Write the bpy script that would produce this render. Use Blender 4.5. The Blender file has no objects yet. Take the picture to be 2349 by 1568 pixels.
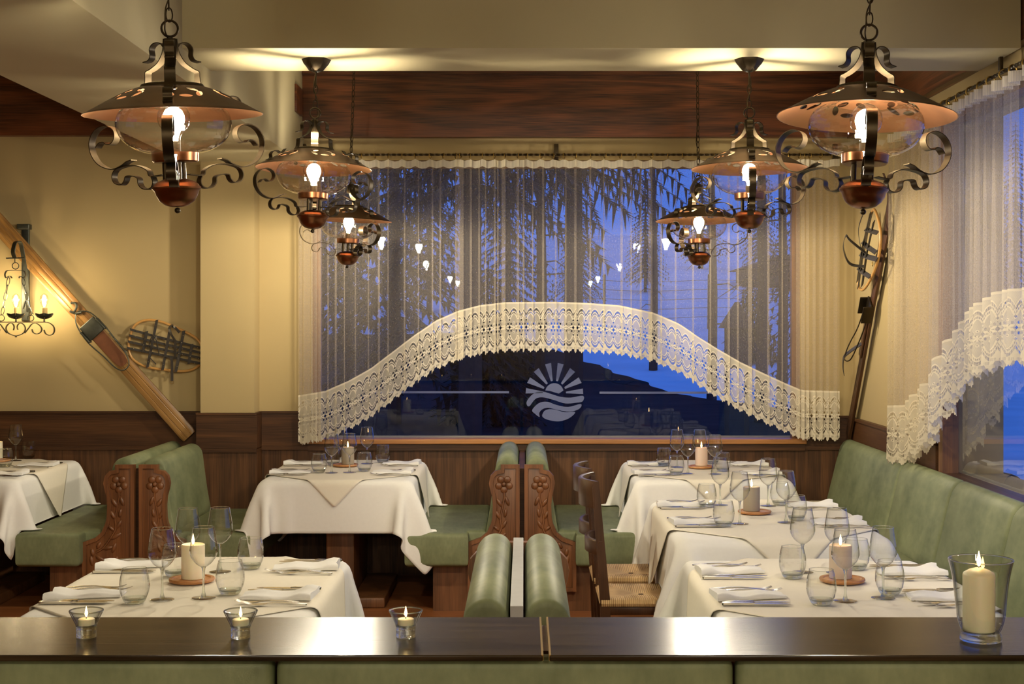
import bpy, bmesh, math, random
import numpy as np
from mathutils import Vector, Matrix

# ------------------------------------------------------------------ camera, world, exposure
S = bpy.context.scene
COL = S.collection
F, VX, VY, HC = 3249.0, 1202.0, 735.0, 1.63      # focal length in pixels, vanishing point, eye height
cam_d = bpy.data.cameras.new('camera')
cam = bpy.data.objects.new('camera', cam_d)
COL.objects.link(cam)
cam.location = (0, 0, HC)
cam.rotation_euler = (math.pi / 2, 0, 0)
cam_d.sensor_width = 36.0
cam_d.lens = 36.0 * F / 2349.0
cam_d.shift_x = (1174.5 - VX) / 2349.0
cam_d.shift_y = (VY - 784.0) / 2349.0
cam_d.clip_start = 0.05
cam_d.clip_end = 600
S.camera = cam

W = bpy.data.worlds.new('dusk_sky')
S.world = W
W.use_nodes = True
bg = W.node_tree.nodes['Background']
bg.inputs[0].default_value = (0.075, 0.235, 1.0, 1)
bg.inputs[1].default_value = 0.80

S.view_settings.view_transform = 'Standard'
S.view_settings.look = 'None'
S.view_settings.gamma = 1
S.view_settings.exposure = 0.12
BULB = 1900.0                                      # radiance of the lantern bulbs
BULB_COL = (1.0, 0.88, 0.68)
S.cycles.transparent_max_bounces = 24
S.cycles.max_bounces = 10
S.cycles.sample_clamp_indirect = 6.0
S.cycles.caustics_reflective = False
S.cycles.caustics_refractive = False

R = math.radians
rnd = random.Random(7)


def P(px, py, d):
    return Vector(((px - VX) * d / F, d, HC - (py - VY) * d / F))


# ------------------------------------------------------------------ node helpers
class X:
    """A socket with arithmetic."""
    def __init__(s, nt, k): s.nt, s.k = nt, k
    def _m(s, op, *a, clamp=False):
        n = s.nt.nodes.new('ShaderNodeMath'); n.operation = op; n.use_clamp = clamp
        for i, v in enumerate((s,) + a):
            if isinstance(v, X): s.nt.links.new(v.k, n.inputs[i])
            else: n.inputs[i].default_value = v
        return X(s.nt, n.outputs[0])
    def __add__(s, o): return s._m('ADD', o)
    __radd__ = __add__
    def __sub__(s, o): return s._m('SUBTRACT', o)
    def __rsub__(s, o): return (s * -1.0) + o
    def __mul__(s, o): return s._m('MULTIPLY', o)
    __rmul__ = __mul__
    def __truediv__(s, o): return s._m('DIVIDE', o)
    def gt(s, o): return s._m('GREATER_THAN', o)
    def lt(s, o): return s._m('LESS_THAN', o)
    def fract(s): return s._m('FRACT')
    def abs(s): return s._m('ABSOLUTE')
    def sin(s): return s._m('SINE')
    def cos(s): return s._m('COSINE')
    def sqrt(s): return s._m('SQRT')
    def max(s, o): return s._m('MAXIMUM', o)
    def min(s, o): return s._m('MINIMUM', o)
    def atan2(s, o): return s._m('ARCTAN2', o)
    def clamp(s): return s._m('ADD', 0.0, clamp=True)
    def between(s, a, b): return s.gt(a) * s.lt(b)


class Mat:
    def __init__(s, name):
        s.m = bpy.data.materials.new(name); s.m.use_nodes = True
        s.nt = s.m.node_tree; s.nt.nodes.clear()
        s.out = s.node('ShaderNodeOutputMaterial')
    def node(s, t, **kw):
        n = s.nt.nodes.new(t)
        for k, v in kw.items(): setattr(n, k, v)
        return n
    def put(s, v, sock):
        if isinstance(v, X): s.nt.links.new(v.k, sock)
        elif hasattr(v, 'is_output'): s.nt.links.new(v, sock)
        else:
            if isinstance(v, (tuple, list)) and len(v) == 3 and sock.type == 'RGBA': v = (*v, 1)
            sock.default_value = v
    def coord(s, kind='Object', scale=(1, 1, 1)):
        t = s.node('ShaderNodeTexCoord')
        mp = s.node('ShaderNodeMapping'); mp.inputs['Scale'].default_value = scale
        s.nt.links.new(t.outputs[kind], mp.inputs['Vector'])
        return mp.outputs[0]
    def xyz(s, vec):
        n = s.node('ShaderNodeSeparateXYZ'); s.nt.links.new(vec, n.inputs[0])
        return [X(s.nt, o) for o in n.outputs]
    def noise(s, vec, scale=5, detail=3, rough=0.5, dist=0.0):
        n = s.node('ShaderNodeTexNoise')
        n.inputs['Scale'].default_value = scale; n.inputs['Detail'].default_value = detail
        n.inputs['Roughness'].default_value = rough; n.inputs['Distortion'].default_value = dist
        s.nt.links.new(vec, n.inputs['Vector'])
        return X(s.nt, n.outputs[0])
    def mixc(s, f, a, b):
        n = s.node('ShaderNodeMix', data_type='RGBA')
        s.put(f, n.inputs[0]); s.put(a, n.inputs[6]); s.put(b, n.inputs[7])
        return n.outputs[2]
    def bump(s, h, strength=0.2, dist=0.01):
        n = s.node('ShaderNodeBump'); n.inputs['Strength'].default_value = strength
        n.inputs['Distance'].default_value = dist
        s.put(h, n.inputs['Height'])
        return n.outputs[0]
    def pbr(s, base=(.8, .8, .8), rough=.5, metal=0.0, normal=None, spec=.5, **kw):
        n = s.node('ShaderNodeBsdfPrincipled')
        s.put(base, n.inputs['Base Color']); s.put(rough, n.inputs['Roughness']); s.put(metal, n.inputs['Metallic'])
        n.inputs['Specular IOR Level'].default_value = spec
        for k, v in kw.items(): s.put(v, n.inputs[k])
        if normal is not None: s.nt.links.new(normal, n.inputs['Normal'])
        return n.outputs[0]
    def mixs(s, f, a, b):
        n = s.node('ShaderNodeMixShader'); s.put(f, n.inputs[0])
        s.nt.links.new(a, n.inputs[1]); s.nt.links.new(b, n.inputs[2])
        return n.outputs[0]
    def clear(s, col=(1, 1, 1)):
        n = s.node('ShaderNodeBsdfTransparent'); s.put(col, n.inputs[0])
        return n.outputs[0]
    def done(s, sh):
        s.nt.links.new(sh, s.out.inputs[0]); return s.m


def plain(name, base, rough=.5, metal=0.0, spec=.5, var=0.0, scale=8, bump=0.0, **kw):
    m = Mat(name)
    nrm = None; col = base
    if var or bump:
        n = m.noise(m.coord(), scale, 4)
        if var: col = m.mixc(n, tuple(c * (1 - var) for c in base), tuple(min(1, c * (1 + var)) for c in base))
        if bump: nrm = m.bump(n, bump, .005)
    return m.done(m.pbr(col, rough, metal, nrm, spec, **kw))


def wood(name, c1, c2, axis='X', ring=26.0, rough=.4, cross=5.0, spec=.5, bump=.15):
    m = Mat(name)
    i = 'XYZ'.index(axis)
    sc = [cross] * 3; sc[i] = cross * .085
    n = m.noise(m.coord('Object', sc), 1.0, 2, .45, .4)
    rings = ((n * ring).sin() * .5 + .5)
    rings = rings * rings
    sf = [170.0] * 3; sf[i] = 5.0
    fib = m.noise(m.coord('Object', sf), 1.0, 2)
    f = (rings * .48 + (fib - .3) * 1.3).clamp()
    return m.done(m.pbr(m.mixc(f, c1, c2), rough, 0, m.bump(fib + rings * .3, bump, .002), spec))


def emit(name, col, k):
    m = Mat(name); n = m.node('ShaderNodeEmission')
    m.put(col, n.inputs[0]); n.inputs[1].default_value = k
    return m.done(n.outputs[0])


def thin_glass(name, tint=(.97, .98, .97), gain=1.0, rough=.0, ior=1.5, edge=1.0):
    m = Mat(name)
    fr = m.node('ShaderNodeFresnel')
    bf = X(m.nt, m.node('ShaderNodeNewGeometry').outputs['Backfacing'])
    m.put(bf * (1.0 / ior - ior) + ior, fr.inputs[0])      # same index seen from either side of the sheet
    g = m.node('ShaderNodeBsdfGlossy'); g.inputs[1].default_value = rough
    f = (X(m.nt, fr.outputs[0]) * gain).clamp()
    lw = m.node('ShaderNodeLayerWeight'); lw.inputs[0].default_value = .5
    e = X(m.nt, lw.outputs['Facing']); e = e * e * e
    # a longer way through the wall where it is seen edge-on
    return m.done(m.mixs(f, m.clear(m.mixc(e, tint, tuple(c * edge for c in tint))), g.outputs[0]))


M = {}
M['wall'] = plain('cream_plaster', (.35, .264, .128), .85, 0, .2, .05, 3, .08)
M['ceil'] = plain('cream_ceiling_paint', (.42, .36, .215), .85, 0, .2, .03, 3, .05)
M['wood_wains'] = wood('wainscot_wood', (.030, .011, .004), (.085, .034, .011), 'X', 30, .45, 3.0, .3)
M['wood_wains_y'] = wood('wainscot_wood_side', (.030, .011, .004), (.085, .034, .011), 'Y', 30, .45, 3.0, .3)
M['wood_vert'] = wood('panel_wood', (.040, .016, .006), (.115, .048, .017), 'Z', 16, .48, 16.0, .3)
M['wood_val'] = wood('valance_wood', (.022, .006, .002), (.19, .055, .018), 'X', 58, .36, 4.0)
M['wood_val_y'] = wood('valance_wood_side', (.022, .006, .002), (.17, .050, .017), 'Y', 58, .36, 4.0)
M['wood_sill'] = wood('sill_wood', (.24, .095, .022), (.42, .18, .05), 'X', 20, .4, 7)
M['wood_frame'] = wood('frame_wood', (.09, .038, .014), (.20, .09, .03), 'Z', 20, .4, 8)
M['wood_carved'] = wood('carved_walnut', (.095, .036, .013), (.24, .095, .035), 'Z', 14, .38, 9)
M['wood_plinth'] = wood('plinth_wood', (.10, .04, .014), (.22, .09, .035), 'Z', 22, .45, 6)
M['wood_chair'] = wood('chair_wood', (.035, .013, .006), (.075, .030, .012), 'Z', 14, .3, 9)
M['wood_bar'] = wood('counter_wood', (.010, .006, .003), (.048, .031, .016), 'X', 34, .20, 7, .17, .07)
M['wood_ski'] = wood('ski_wood', (.11, .05, .012), (.34, .18, .05), 'X', 18, .4, 9)
M['wood_ski_dark'] = wood('dark_ski_wood', (.022, .009, .004), (.075, .030, .011), 'X', 14, .4, 9)
M['wood_coaster'] = wood('coaster_wood', (.35, .14, .045), (.56, .27, .10), 'X', 16, .4, 20)
M['floor'] = wood('floor_wood', (.24, .08, .025), (.40, .15, .05), 'X', 20, .4, 4)
M['iron'] = plain('dark_antique_iron', (.050, .036, .020), .40, .9, .5, .3, 30)
M['iron_grey'] = plain('wrought_iron_grey', (.085, .09, .075), .42, .85, .5, .35, 40)
M['copper'] = plain('antique_copper', (.215, .09, .042), .30, 1.0, .5, .25, 12)
M['brass'] = plain('old_brass', (.42, .28, .08), .35, 1.0)
M['steel'] = plain('polished_steel', (.62, .60, .55), .16, 1.0)
M['cloth'] = plain('white_linen', (.84, .83, .80), .85, 0, .15, .03, 60, .06)
M['topper'] = plain('cream_linen', (.82, .765, .65), .85, 0, .15, .03, 60, .06)
M['napkin'] = plain('white_napkin', (.84, .83, .81), .85, 0, .15, .02, 80, .05)
M['glass'] = thin_glass('thin_clear_glass', (.975, .98, .972), 1.9, edge=.22)
M['vase_glass'] = thin_glass('thick_vase_glass', (.97, .98, .965), 2.0, edge=.6)
M['globe'] = thin_glass('lamp_globe_glass', (.97, .97, .95), 1.4, edge=.6)
M['pane'] = thin_glass('window_glass', (.93, .95, .95), 1.25, 0.0, 1.5)
M['bulb'] = emit('lit_bulb', BULB_COL, BULB)
M['bulb_small'] = emit('lit_candle_bulb', (1.0, .78, .46), 420.0)
M['flame'] = emit('candle_flame', (1.0, .62, .22), 26.0)
M['wick'] = plain('black_wick', (.02, .015, .01), .9)
M['black_leather'] = plain('black_leather', (.035, .03, .026), .38, 0, .5, .3, 40)
M['brown_leather'] = plain('brown_leather', (.14, .05, .02), .45, 0, .5, .3, 30)
M['cane'] = plain('bent_cane', (.44, .235, .07), .35, 0, .5, .2, 20)
M['sleeve'] = plain('candle_sleeve_card', (.62, .42, .16), .6, 0, .4, .1, 20)
M['snow'] = plain('snow', (.74, .76, .80), .9, 0, .1, .22, .5)
M['earth'] = plain('bare_ground', (.013, .014, .016), .95, 0, .1, .9, 1.3)
M['bark'] = plain('bark', (.05, .045, .045), .95, 0, .1, .3, 9)
M['needles'] = plain('spruce_needles', (.035, .045, .045), .9, 0, .1, .4, 2)
M['hut'] = plain('weathered_boards', (.07, .06, .06), .9, 0, .1, .2, 6)
M['outer'] = plain('outer_render', (.30, .30, .30), .9)
M['bone'] = plain('pale_wood_edge', (.42, .42, .42), .5, 0, .5, .1, 30)


def leather():
    m = Mat('green_leather')
    a = m.noise(m.coord(), 5.0, 4, .6)
    b = m.noise(m.coord('Object', (60, 14, 30)), 1.0, 3)
    f = (a * 1.5 + b * .55 - .52).clamp()
    c = m.mixc(f, (.095, .115, .056), (.250, .275, .150))
    return m.done(m.pbr(c, .52, 0, m.bump(m.noise(m.coord(), 260, 2) + b * .4, .12, .001), .30))
M['leather'] = leather()


def wax(name, base):
    m = Mat(name)
    return m.done(m.pbr(base, .45, 0, None, .4, **{'Subsurface Weight': .35, 'Subsurface Radius': (.03, .016, .008), 'Subsurface Scale': .6}))
M['wax_ivory'] = wax('ivory_wax', (.88, .80, .60))
M['wax_grey'] = wax('grey_wax', (.36, .31, .24))
M['wax_pink'] = wax('pale_rose_wax', (.78, .62, .52))
M['wax_taupe'] = wax('taupe_wax', (.56, .47, .40))


def solid_glass(name, ior=1.5, tint=(.97, .99, .97)):
    m = Mat(name); g = m.node('ShaderNodeBsdfGlass')
    m.put(tint, g.inputs[0]); g.inputs[1].default_value = 0.0; g.inputs[2].default_value = ior
    return m.done(m.mixs(.42, g.outputs[0], m.clear((.93, .96, .92))))
M['glass_solid'] = solid_glass('solid_clear_glass')


def cloth_shader(m, col, t=.45):
    d = m.node('ShaderNodeBsdfDiffuse'); m.put(col, d.inputs[0])
    tr = m.node('ShaderNodeBsdfTranslucent'); m.put(col, tr.inputs[0])
    return m.mixs(t, d.outputs[0], tr.outputs[0])


def net_mat():
    m = Mat('net_curtain')
    u, v, _ = m.xyz(m.coord('UV'))
    # u in metres of cloth width, v in metres of height
    wu = (u * (2 * math.pi / .0075)).sin() * .5 + .5
    wv = (v * (2 * math.pi / .0075)).sin() * .5 + .5
    n = m.noise(m.coord('UV', (170, 100, 1)), 1.0, 2, .6)
    a = (wu.max(wv * .9) * .40 + (n - .5) * 1.1 + .10).clamp() * .60
    return m.done(m.mixs(a, m.clear(), cloth_shader(m, (.66, .565, .43), .62)))
M['net'] = net_mat()


def lace_mat():
    m = Mat('lace_border')
    u, v, _ = m.xyz(m.coord('UV'))
    x = u.fract() - .5
    ax = x.abs()
    s = .5 - (v - .5).abs()
    h = (ax * 2.0) * (ax * 2.0) * .115
    w = s - h
    h1 = w.between(.125, .172) * (u * 7.0).fract().gt(.2)
    h2 = w.between(.192, .222) * (u * 9.0).fract().gt(.38)
    pin = ((ax - .5).abs() * 0.0)
    # eyelet stars between the pointed ovals
    dx = .5 - ax; dy = (s - .432) * 6.0
    r = (dx * dx + dy * dy).sqrt()
    star = r.between(.10, .26) * (dy.atan2(dx) * 3.0).cos().gt(-.25)
    dy2 = (s - .5) * 6.0
    dia = (dx + dy2.abs() * .75).lt(.17)
    eye = (dx + (s - .355).abs() * 4.0).lt(.10)
    ring = (ax * ax + (s - .40) * (s - .40) * 36.0).sqrt()
    # petals of the middle flower
    pr = (ax * ax + dy2 * dy2).sqrt()
    pet = pr.between(.12, .30) * (dy2.atan2(x) * 6.0).cos().gt(.72)
    hole = h1.max(h2).max(star).max(dia).max(eye).max(pet).max(ring.lt(.05))
    # pointed oval outline
    t = ((s - .232) / .135).max(0.0).sqrt() * .5
    outl = (ax - t).abs().lt(.075) * s.between(.20, .40)
    inner = s.between(.236, .46) * ax.lt(t) * ring.gt(.12) * (1.0 - outl)
    mesh_n = ((u * 62.0).sin() * (v * 330.0).sin()) * .5 + .5
    topm = v.between(.035, .30) * w.lt(.10)
    hx_ = ((u * 14.0).fract() - .5).abs(); pinh = v.between(.885, .925) * hx_.lt(.16) * (u * 2.0).fract().between(.15, .85)
    a = 1.0 - hole.max(pinh)
    a = a * (1.0 - inner * (.62 - mesh_n * .35))
    a = a * (1.0 - topm * (.48 - mesh_n * .35))
    # scalloped, toothed hem
    edge = .915 + (1.0 - ax * 2.0) * .085 + (u * 8.0 * math.pi).cos() * .010
    a = (a * v.lt(edge)).clamp() * .97
    return m.done(m.mixs(a, m.clear(), cloth_shader(m, (.66, .59, .455), .3)))
M['lace'] = lace_mat()


def head_mat():
    m = Mat('gathered_heading')
    u, v, _ = m.xyz(m.coord('UV'))
    a = ((u * (2 * math.pi / .009)).sin() * .12 + .86).clamp()
    return m.done(m.mixs(a, m.clear(), cloth_shader(m, (.86, .80, .66), .35)))
M['heading'] = head_mat()


def decal_mat():
    m = Mat('frosted_film')
    d = m.node('ShaderNodeBsdfDiffuse'); m.put((.19, .205, .28), d.inputs[0])
    t = m.node('ShaderNodeBsdfTranslucent'); m.put((.6, .62, .7), t.inputs[0])
    return m.done(m.mixs(.80, m.clear(), m.mixs(.45, d.outputs[0], t.outputs[0])))
M['film'] = decal_mat()


def shade_mat(name, c1, c2, ro):
    """metal with punched petals in six flower groups"""
    m = Mat(name)
    x, y, z = m.xyz(m.coord('Object'))
    r = (x * x + y * y).sqrt()
    th = y.atan2(x) * (6.0 / (2 * math.pi)) + 10.25
    c = (th.fract() - .5) * (2 * math.pi / 6.0)
    px = c * r; py = r - .158
    hole = None
    for ang, rad, la, wb in ((90, .030, .019, .0095), (18, .032, .019, .0095), (162, .032, .019, .0095), (-54, .034, .018, .009), (234, .034, .018, .009)):
        cx, cy = rad * math.cos(R(ang)) * 1.35, rad * math.sin(R(ang)) * .75
        tx, ty = -math.sin(R(ang)), math.cos(R(ang))
        dx = px - cx; dy = py - cy
        a = (dx * tx + dy * ty) / la; b = (dy * tx - dx * ty) / wb
        e = (a * a + b * b).lt(1.0)
        hole = e if hole is None else hole.max(e)
    n = m.noise(m.coord(), 14, 3)
    sh = m.pbr(m.mixc(n, c1, c2), ro, 1.0)
    return m.done(m.mixs(hole, sh, m.clear()))
M['shade'] = shade_mat('punched_dark_copper', (.055, .034, .020), (.15, .075, .038), .34)
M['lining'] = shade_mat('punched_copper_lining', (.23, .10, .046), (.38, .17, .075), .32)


def rush_mat():
    m = Mat('woven_rush')
    u, v, _ = m.xyz(m.coord('UV'))
    st = (u * (2 * math.pi / .0085)).sin() * .5 + .5
    n = m.noise(m.coord('UV', (120, 14, 1)), 1.0, 2)
    f = (st * .55 + n * .6 - .1).clamp()
    return m.done(m.pbr(m.mixc(f, (.24, .12, .04), (.80, .56, .28)), .6, 0, m.bump(st, .5, .004), .3))
M['rush'] = rush_mat()


# ------------------------------------------------------------------ mesh helpers
class MB:
    def __init__(s): s.v, s.f, s.uv = [], [], None
    def add(s, vs, fs):
        b = len(s.v)
        s.v += [tuple(p) for p in vs]; s.f += [tuple(b + i for i in f) for f in fs]
        return s
    def box(s, x0, x1, y0, y1, z0, z1):
        vs = [(x, y, z) for x in (x0, x1) for y in (y0, y1) for z in (z0, z1)]
        return s.add(vs, [(0, 1, 3, 2), (4, 6, 7, 5), (0, 4, 5, 1), (2, 3, 7, 6), (0, 2, 6, 4), (1, 5, 7, 3)])
    def bm(s, b):
        b.verts.index_update()
        s.add([v.co[:] for v in b.verts], [[v.index for v in f.verts] for f in b.faces]); b.free()
        return s
    def rbox(s, x0, x1, y0, y1, z0, z1, r=.01, seg=3):
        b = bmesh.new(); bmesh.ops.create_cube(b, size=1)
        for v in b.verts:
            v.co = Vector(((x0 + x1) / 2 + v.co.x * (x1 - x0), (y0 + y1) / 2 + v.co.y * (y1 - y0), (z0 + z1) / 2 + v.co.z * (z1 - z0)))
        bmesh.ops.bevel(b, geom=b.edges[:], offset=r, segments=seg, affect='EDGES', profile=.5)
        return s.bm(b)
    def prism(s, poly, a0, a1, fn, bevel=0.0, seg=2):
        """poly of 2-D points, swept from a0 to a1; fn(p, q, a) -> xyz"""
        b = bmesh.new()
        l0 = [b.verts.new(fn(p, q, a0)) for p, q in poly]; l1 = [b.verts.new(fn(p, q, a1)) for p, q in poly]
        n = len(poly)
        caps = [b.faces.new(l0), b.faces.new(l1[::-1])]
        for i in range(n): b.faces.new((l0[i], l0[(i + 1) % n], l1[(i + 1) % n], l1[i]))
        bmesh.ops.recalc_face_normals(b, faces=b.faces[:])
        if bevel:
            es = set(e for f in caps for e in f.edges)
            bmesh.ops.bevel(b, geom=list(es), offset=bevel, segments=seg, affect='EDGES', profile=.5)
        return s.bm(b)
    def lathe(s, prof, seg=24, c=(0, 0, 0), closed=False):
        n = len(prof); vs = []; fs = []
        for j in range(seg):
            a = 2 * math.pi * j / seg
            for r, z in prof: vs.append((c[0] + r * math.cos(a), c[1] + r * math.sin(a), c[2] + z))
        m = n if closed else n - 1
        for j in range(seg):
            k = (j + 1) % seg
            for i in range(m):
                i2 = (i + 1) % n
                fs.append((j * n + i, k * n + i, k * n + i2, j * n + i2))
        return s.add(vs, fs)
    def loft(s, rings, close=True, caps=True):
        n = len(rings[0]); vs = [p for r in rings for p in r]; fs = []
        for i in range(len(rings) - 1):
            for j in range(n if close else n - 1):
                k = (j + 1) % n
                fs.append((i * n + j, i * n + k, (i + 1) * n + k, (i + 1) * n + j))
        if caps and close:
            fs.append(tuple(range(n))[::-1]); fs.append(tuple((len(rings) - 1) * n + j for j in range(n)))
        return s.add(vs, fs)
    def tube(s, pts, r, seg=8, closed=False, flat=None):
        """round tube along pts; r number or list; flat=(width, thickness, axis) makes a strap"""
        pts = [Vector(p) for p in pts]; n = len(pts); rings = []
        ref = None
        for i, p in enumerate(pts):
            a = pts[(i - 1) % n] if (closed or i > 0) else p
            b = pts[(i + 1) % n] if (closed or i < n - 1) else p
            t = (b - a).normalized()
            if flat is not None:
                ax = Vector(flat[2]); nn = t.cross(ax).normalized(); w, th = flat[0] / 2, flat[1] / 2
                rings.append([p + ax * w + nn * th, p - ax * w + nn * th, p - ax * w - nn * th, p + ax * w - nn * th])
                continue
            if ref is None:
                ref = Vector((0, 0, 1)) if abs(t.z) < .9 else Vector((1, 0, 0))
            u = (ref - t * ref.dot(t)).normalized(); ref = u; v = t.cross(u)
            rr = r[i] if isinstance(r, (list, tuple)) else r
            rings.append([p + u * rr * math.cos(2 * math.pi * k / seg) + v * rr * math.sin(2 * math.pi * k / seg) for k in range(seg)])
        if closed: rings.append(rings[0])
        return s.loft(rings, True, not closed)
    def torus(s, c, R0, r0, axis='Y', seg=24, sub=8, sx=1.0, sz=1.0):
        pts = []
        for i in range(seg):
            a = 2 * math.pi * i / seg; p, q = R0 * math.cos(a) * sx, R0 * math.sin(a) * sz
            pts.append({'Y': (c[0] + p, c[1], c[2] + q), 'Z': (c[0] + p, c[1] + q, c[2]), 'X': (c[0], c[1] + p, c[2] + q)}[axis])
        return s.tube(pts, r0, sub, True)
    def ball(s, c, rx, ry=None, rz=None, seg=14, rings=9, rot=None):
        ry = rx if ry is None else ry; rz = rx if rz is None else rz
        vs = []; fs = []
        for i in range(rings + 1):
            p = math.pi * i / rings
            for j in range(seg):
                a = 2 * math.pi * j / seg
                q = Vector((rx * math.sin(p) * math.cos(a), ry * math.sin(p) * math.sin(a), rz * math.cos(p)))
                if rot is not None: q = rot @ q
                vs.append(Vector(c) + q)
        for i in range(rings):
            for j in range(seg):
                k = (j + 1) % seg
                fs.append((i * seg + j, (i + 1) * seg + j, (i + 1) * seg + k, i * seg + k))
        return s.add(vs, fs)
    def grid(s, pts, uv=None):
        nr, nc = len(pts), len(pts[0])
        s.add([p for r in pts for p in r], [(i * nc + j, i * nc + j + 1, (i + 1) * nc + j + 1, (i + 1) * nc + j) for i in range(nr - 1) for j in range(nc - 1)])
        if uv: s.uv = [q for r in uv for q in r]
        return s
    def build(s, name, mat, parent=None, smooth=40, weld=True, recalc=True):
        me = bpy.data.meshes.new(name)
        me.from_pydata([tuple(p) for p in s.v], [], s.f)
        if s.uv is not None:
            ul = me.uv_layers.new(name='UVMap')
            for l in me.loops: ul.data[l.index].uv = s.uv[l.vertex_index]
        else:
            b = bmesh.new(); b.from_mesh(me)
            if weld: bmesh.ops.remove_doubles(b, verts=b.verts[:], dist=1e-6)
            if recalc: bmesh.ops.recalc_face_normals(b, faces=b.faces[:])
            b.to_mesh(me); b.free()
        me.materials.append(mat)
        if smooth:
            me.shade_smooth()
            me.set_sharp_from_angle(angle=R(smooth))
        o = bpy.data.objects.new(name, me); COL.objects.link(o)
        if parent is not None: o.parent = parent
        return o


def tag(o, label, cat, group=None):
    o['label'] = label; o['category'] = cat
    if group: o['group'] = group
    return o


def thing(name, label, cat, loc=(0, 0, 0), rz=0.0, group=None):
    o = bpy.data.objects.new(name, None); COL.objects.link(o)
    o.location = loc; o.rotation_euler = (0, 0, rz); o.empty_display_size = .1
    return tag(o, label, cat, group)


def struct(o): o['kind'] = 'structure'; return o


KIDS = {}
def copy_tree(o, parent=None):
    c = o.copy(); COL.objects.link(c)
    if parent is not None: c.parent = parent
    for ch in [k for k in bpy.data.objects if k.parent == o]: copy_tree(ch, c)
    return c


def dup(o, label, loc, rz=0.0, group=None):
    c = copy_tree(o); c.location = loc; c.rotation_euler = (0, 0, rz)
    c['label'] = label
    if group: c['group'] = group
    return c


def smooth_path(pts, n=6, closed=False):
    """Catmull-Rom through the points"""
    pts = [Vector(p) for p in pts]; out = []; m = len(pts)
    for i in range(m if closed else m - 1):
        g = (lambda k: pts[k % m]) if closed else (lambda k: pts[min(max(k, 0), m - 1)])
        p0, p1, p2, p3 = g(i - 1), g(i), g(i + 1), g(i + 2)
        for k in range(n):
            t = k / n
            out.append(.5 * ((2 * p1) + (p2 - p0) * t + (2 * p0 - 5 * p1 + 4 * p2 - p3) * t * t + (3 * p1 - p0 - 3 * p2 + p3) * t ** 3))
    if not closed: out.append(pts[-1])
    return out


def offset_poly(poly, d):
    n = len(poly); out = []
    area = sum(poly[i][0] * poly[(i + 1) % n][1] - poly[(i + 1) % n][0] * poly[i][1] for i in range(n))
    sg = 1 if area > 0 else -1
    for i in range(n):
        a, b, c = Vector(poly[i - 1]), Vector(poly[i]), Vector(poly[(i + 1) % n])
        e1, e2 = (b - a).normalized(), (c - b).normalized()
        n1, n2 = Vector((-e1.y, e1.x)) * sg, Vector((-e2.y, e2.x)) * sg
        h = (n1 + n2)
        k = max(.35, h.length_squared / 2)
        q = b + h / k * d
        out.append((q.x, q.y))
    return out


# ------------------------------------------------------------------ the room
YB, XR, XL, YF, ZC = 9.10, 2.117, -6.0, -3.5, 3.25
WX0, WX1, WZ0, WZ1 = -1.36, 1.775, .872, 2.66       # back window opening
RY0, RY1 = 3.4, 7.14                                # right window opening

struct(MB().box(XL, XR + .3, YF, YB + .25, -.1, 0).build('floor', M['floor'], smooth=0))
struct(MB().box(XL, XR + .3, YF, YB + .25, ZC, ZC + .1).build('ceiling', M['ceil'], smooth=0))
wb = MB()
wb.box(XL, WX0, YB, YB + .25, 0, ZC); wb.box(WX1, XR + .3, YB, YB + .25, 0, ZC)
wb.box(WX0, WX1, YB, YB + .25, 0, WZ0); wb.box(WX0, WX1, YB, YB + .25, WZ1, ZC)
struct(wb.build('wall_back', M['wall'], smooth=0))
wr = MB()
wr.box(XR, XR + .3, YF, RY0, 0, ZC); wr.box(XR, XR + .3, RY1, YB, 0, ZC)
wr.box(XR, XR + .3, RY0, RY1, 0, .86); wr.box(XR, XR + .3, RY0, RY1, 2.66, ZC)
struct(wr.build('wall_right', M['wall'], smooth=0))
struct(MB().box(XL - .1, XL, YF, YB, 0, ZC).build('wall_left', M['wall'], smooth=0))
struct(MB().box(XL, XR, YF - .1, YF, 0, ZC).build('wall_front', M['wall'], smooth=0))
# pillar under the long ceiling beam, and the beams
struct(MB().box(-2.04, -1.70, 8.93, YB, 0, 2.64).build('pillar', M['wall'], smooth=0))
struct(MB().box(-2.14, -1.414, YF, YB, 2.632, ZC).build('beam_long', M['ceil'], smooth=0))
struct(MB().box(-1.414, 2.055, 5.86, 6.40, 2.757, ZC).build('beam_cross', M['ceil'], smooth=0))

# wood cladding near the ceiling
struct(MB().box(-1.413, XR, 9.03, YB, 2.80, 3.215).build('trim_valance_back', M['wood_val'], smooth=0))
struct(MB().box(-1.413, XR, 9.01, YB, 3.195, 3.235).build('trim_valance_cap', M['wood_val'], smooth=0))
struct(MB().box(XL, -2.141, 9.03, YB, 2.81, ZC).build('trim_valance_left', M['wood_val'], smooth=0))
struct(MB().box(2.06, XR, YF, 9.03, 2.79, ZC).build('trim_valance_right', M['wood_val_y'], smooth=0))

# wainscot: upper board, ledge, lower grooved panel
def wains(n, x0, x1, y, top=1.05, low=.822, yb=None):
    yb = yb or y
    b = MB().box(x0, x1, y - .022, yb, low, top - .012)
    b.box(x0, x1, y - .032, yb, top - .014, top)
    b.box(x0, x1, y - .034, yb, low - .02, low + .004)
    o = b.build('trim_%d' % n, M['wood_wains'], smooth=0); struct(o)
    o2 = MB().box(x0, x1, y - .015, yb, 0, low - .019).build('trim_%d' % (n + 1), M['wood_vert'], smooth=0); struct(o2)
wains(1, XL, -2.062, YB)
wains(3, -2.062, -1.68, 8.93, yb=YB - .001)
wains(5, -1.68, WX0 - .02, YB)
wains(7, WX1 + .02, XR, YB, 1.02)
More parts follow.
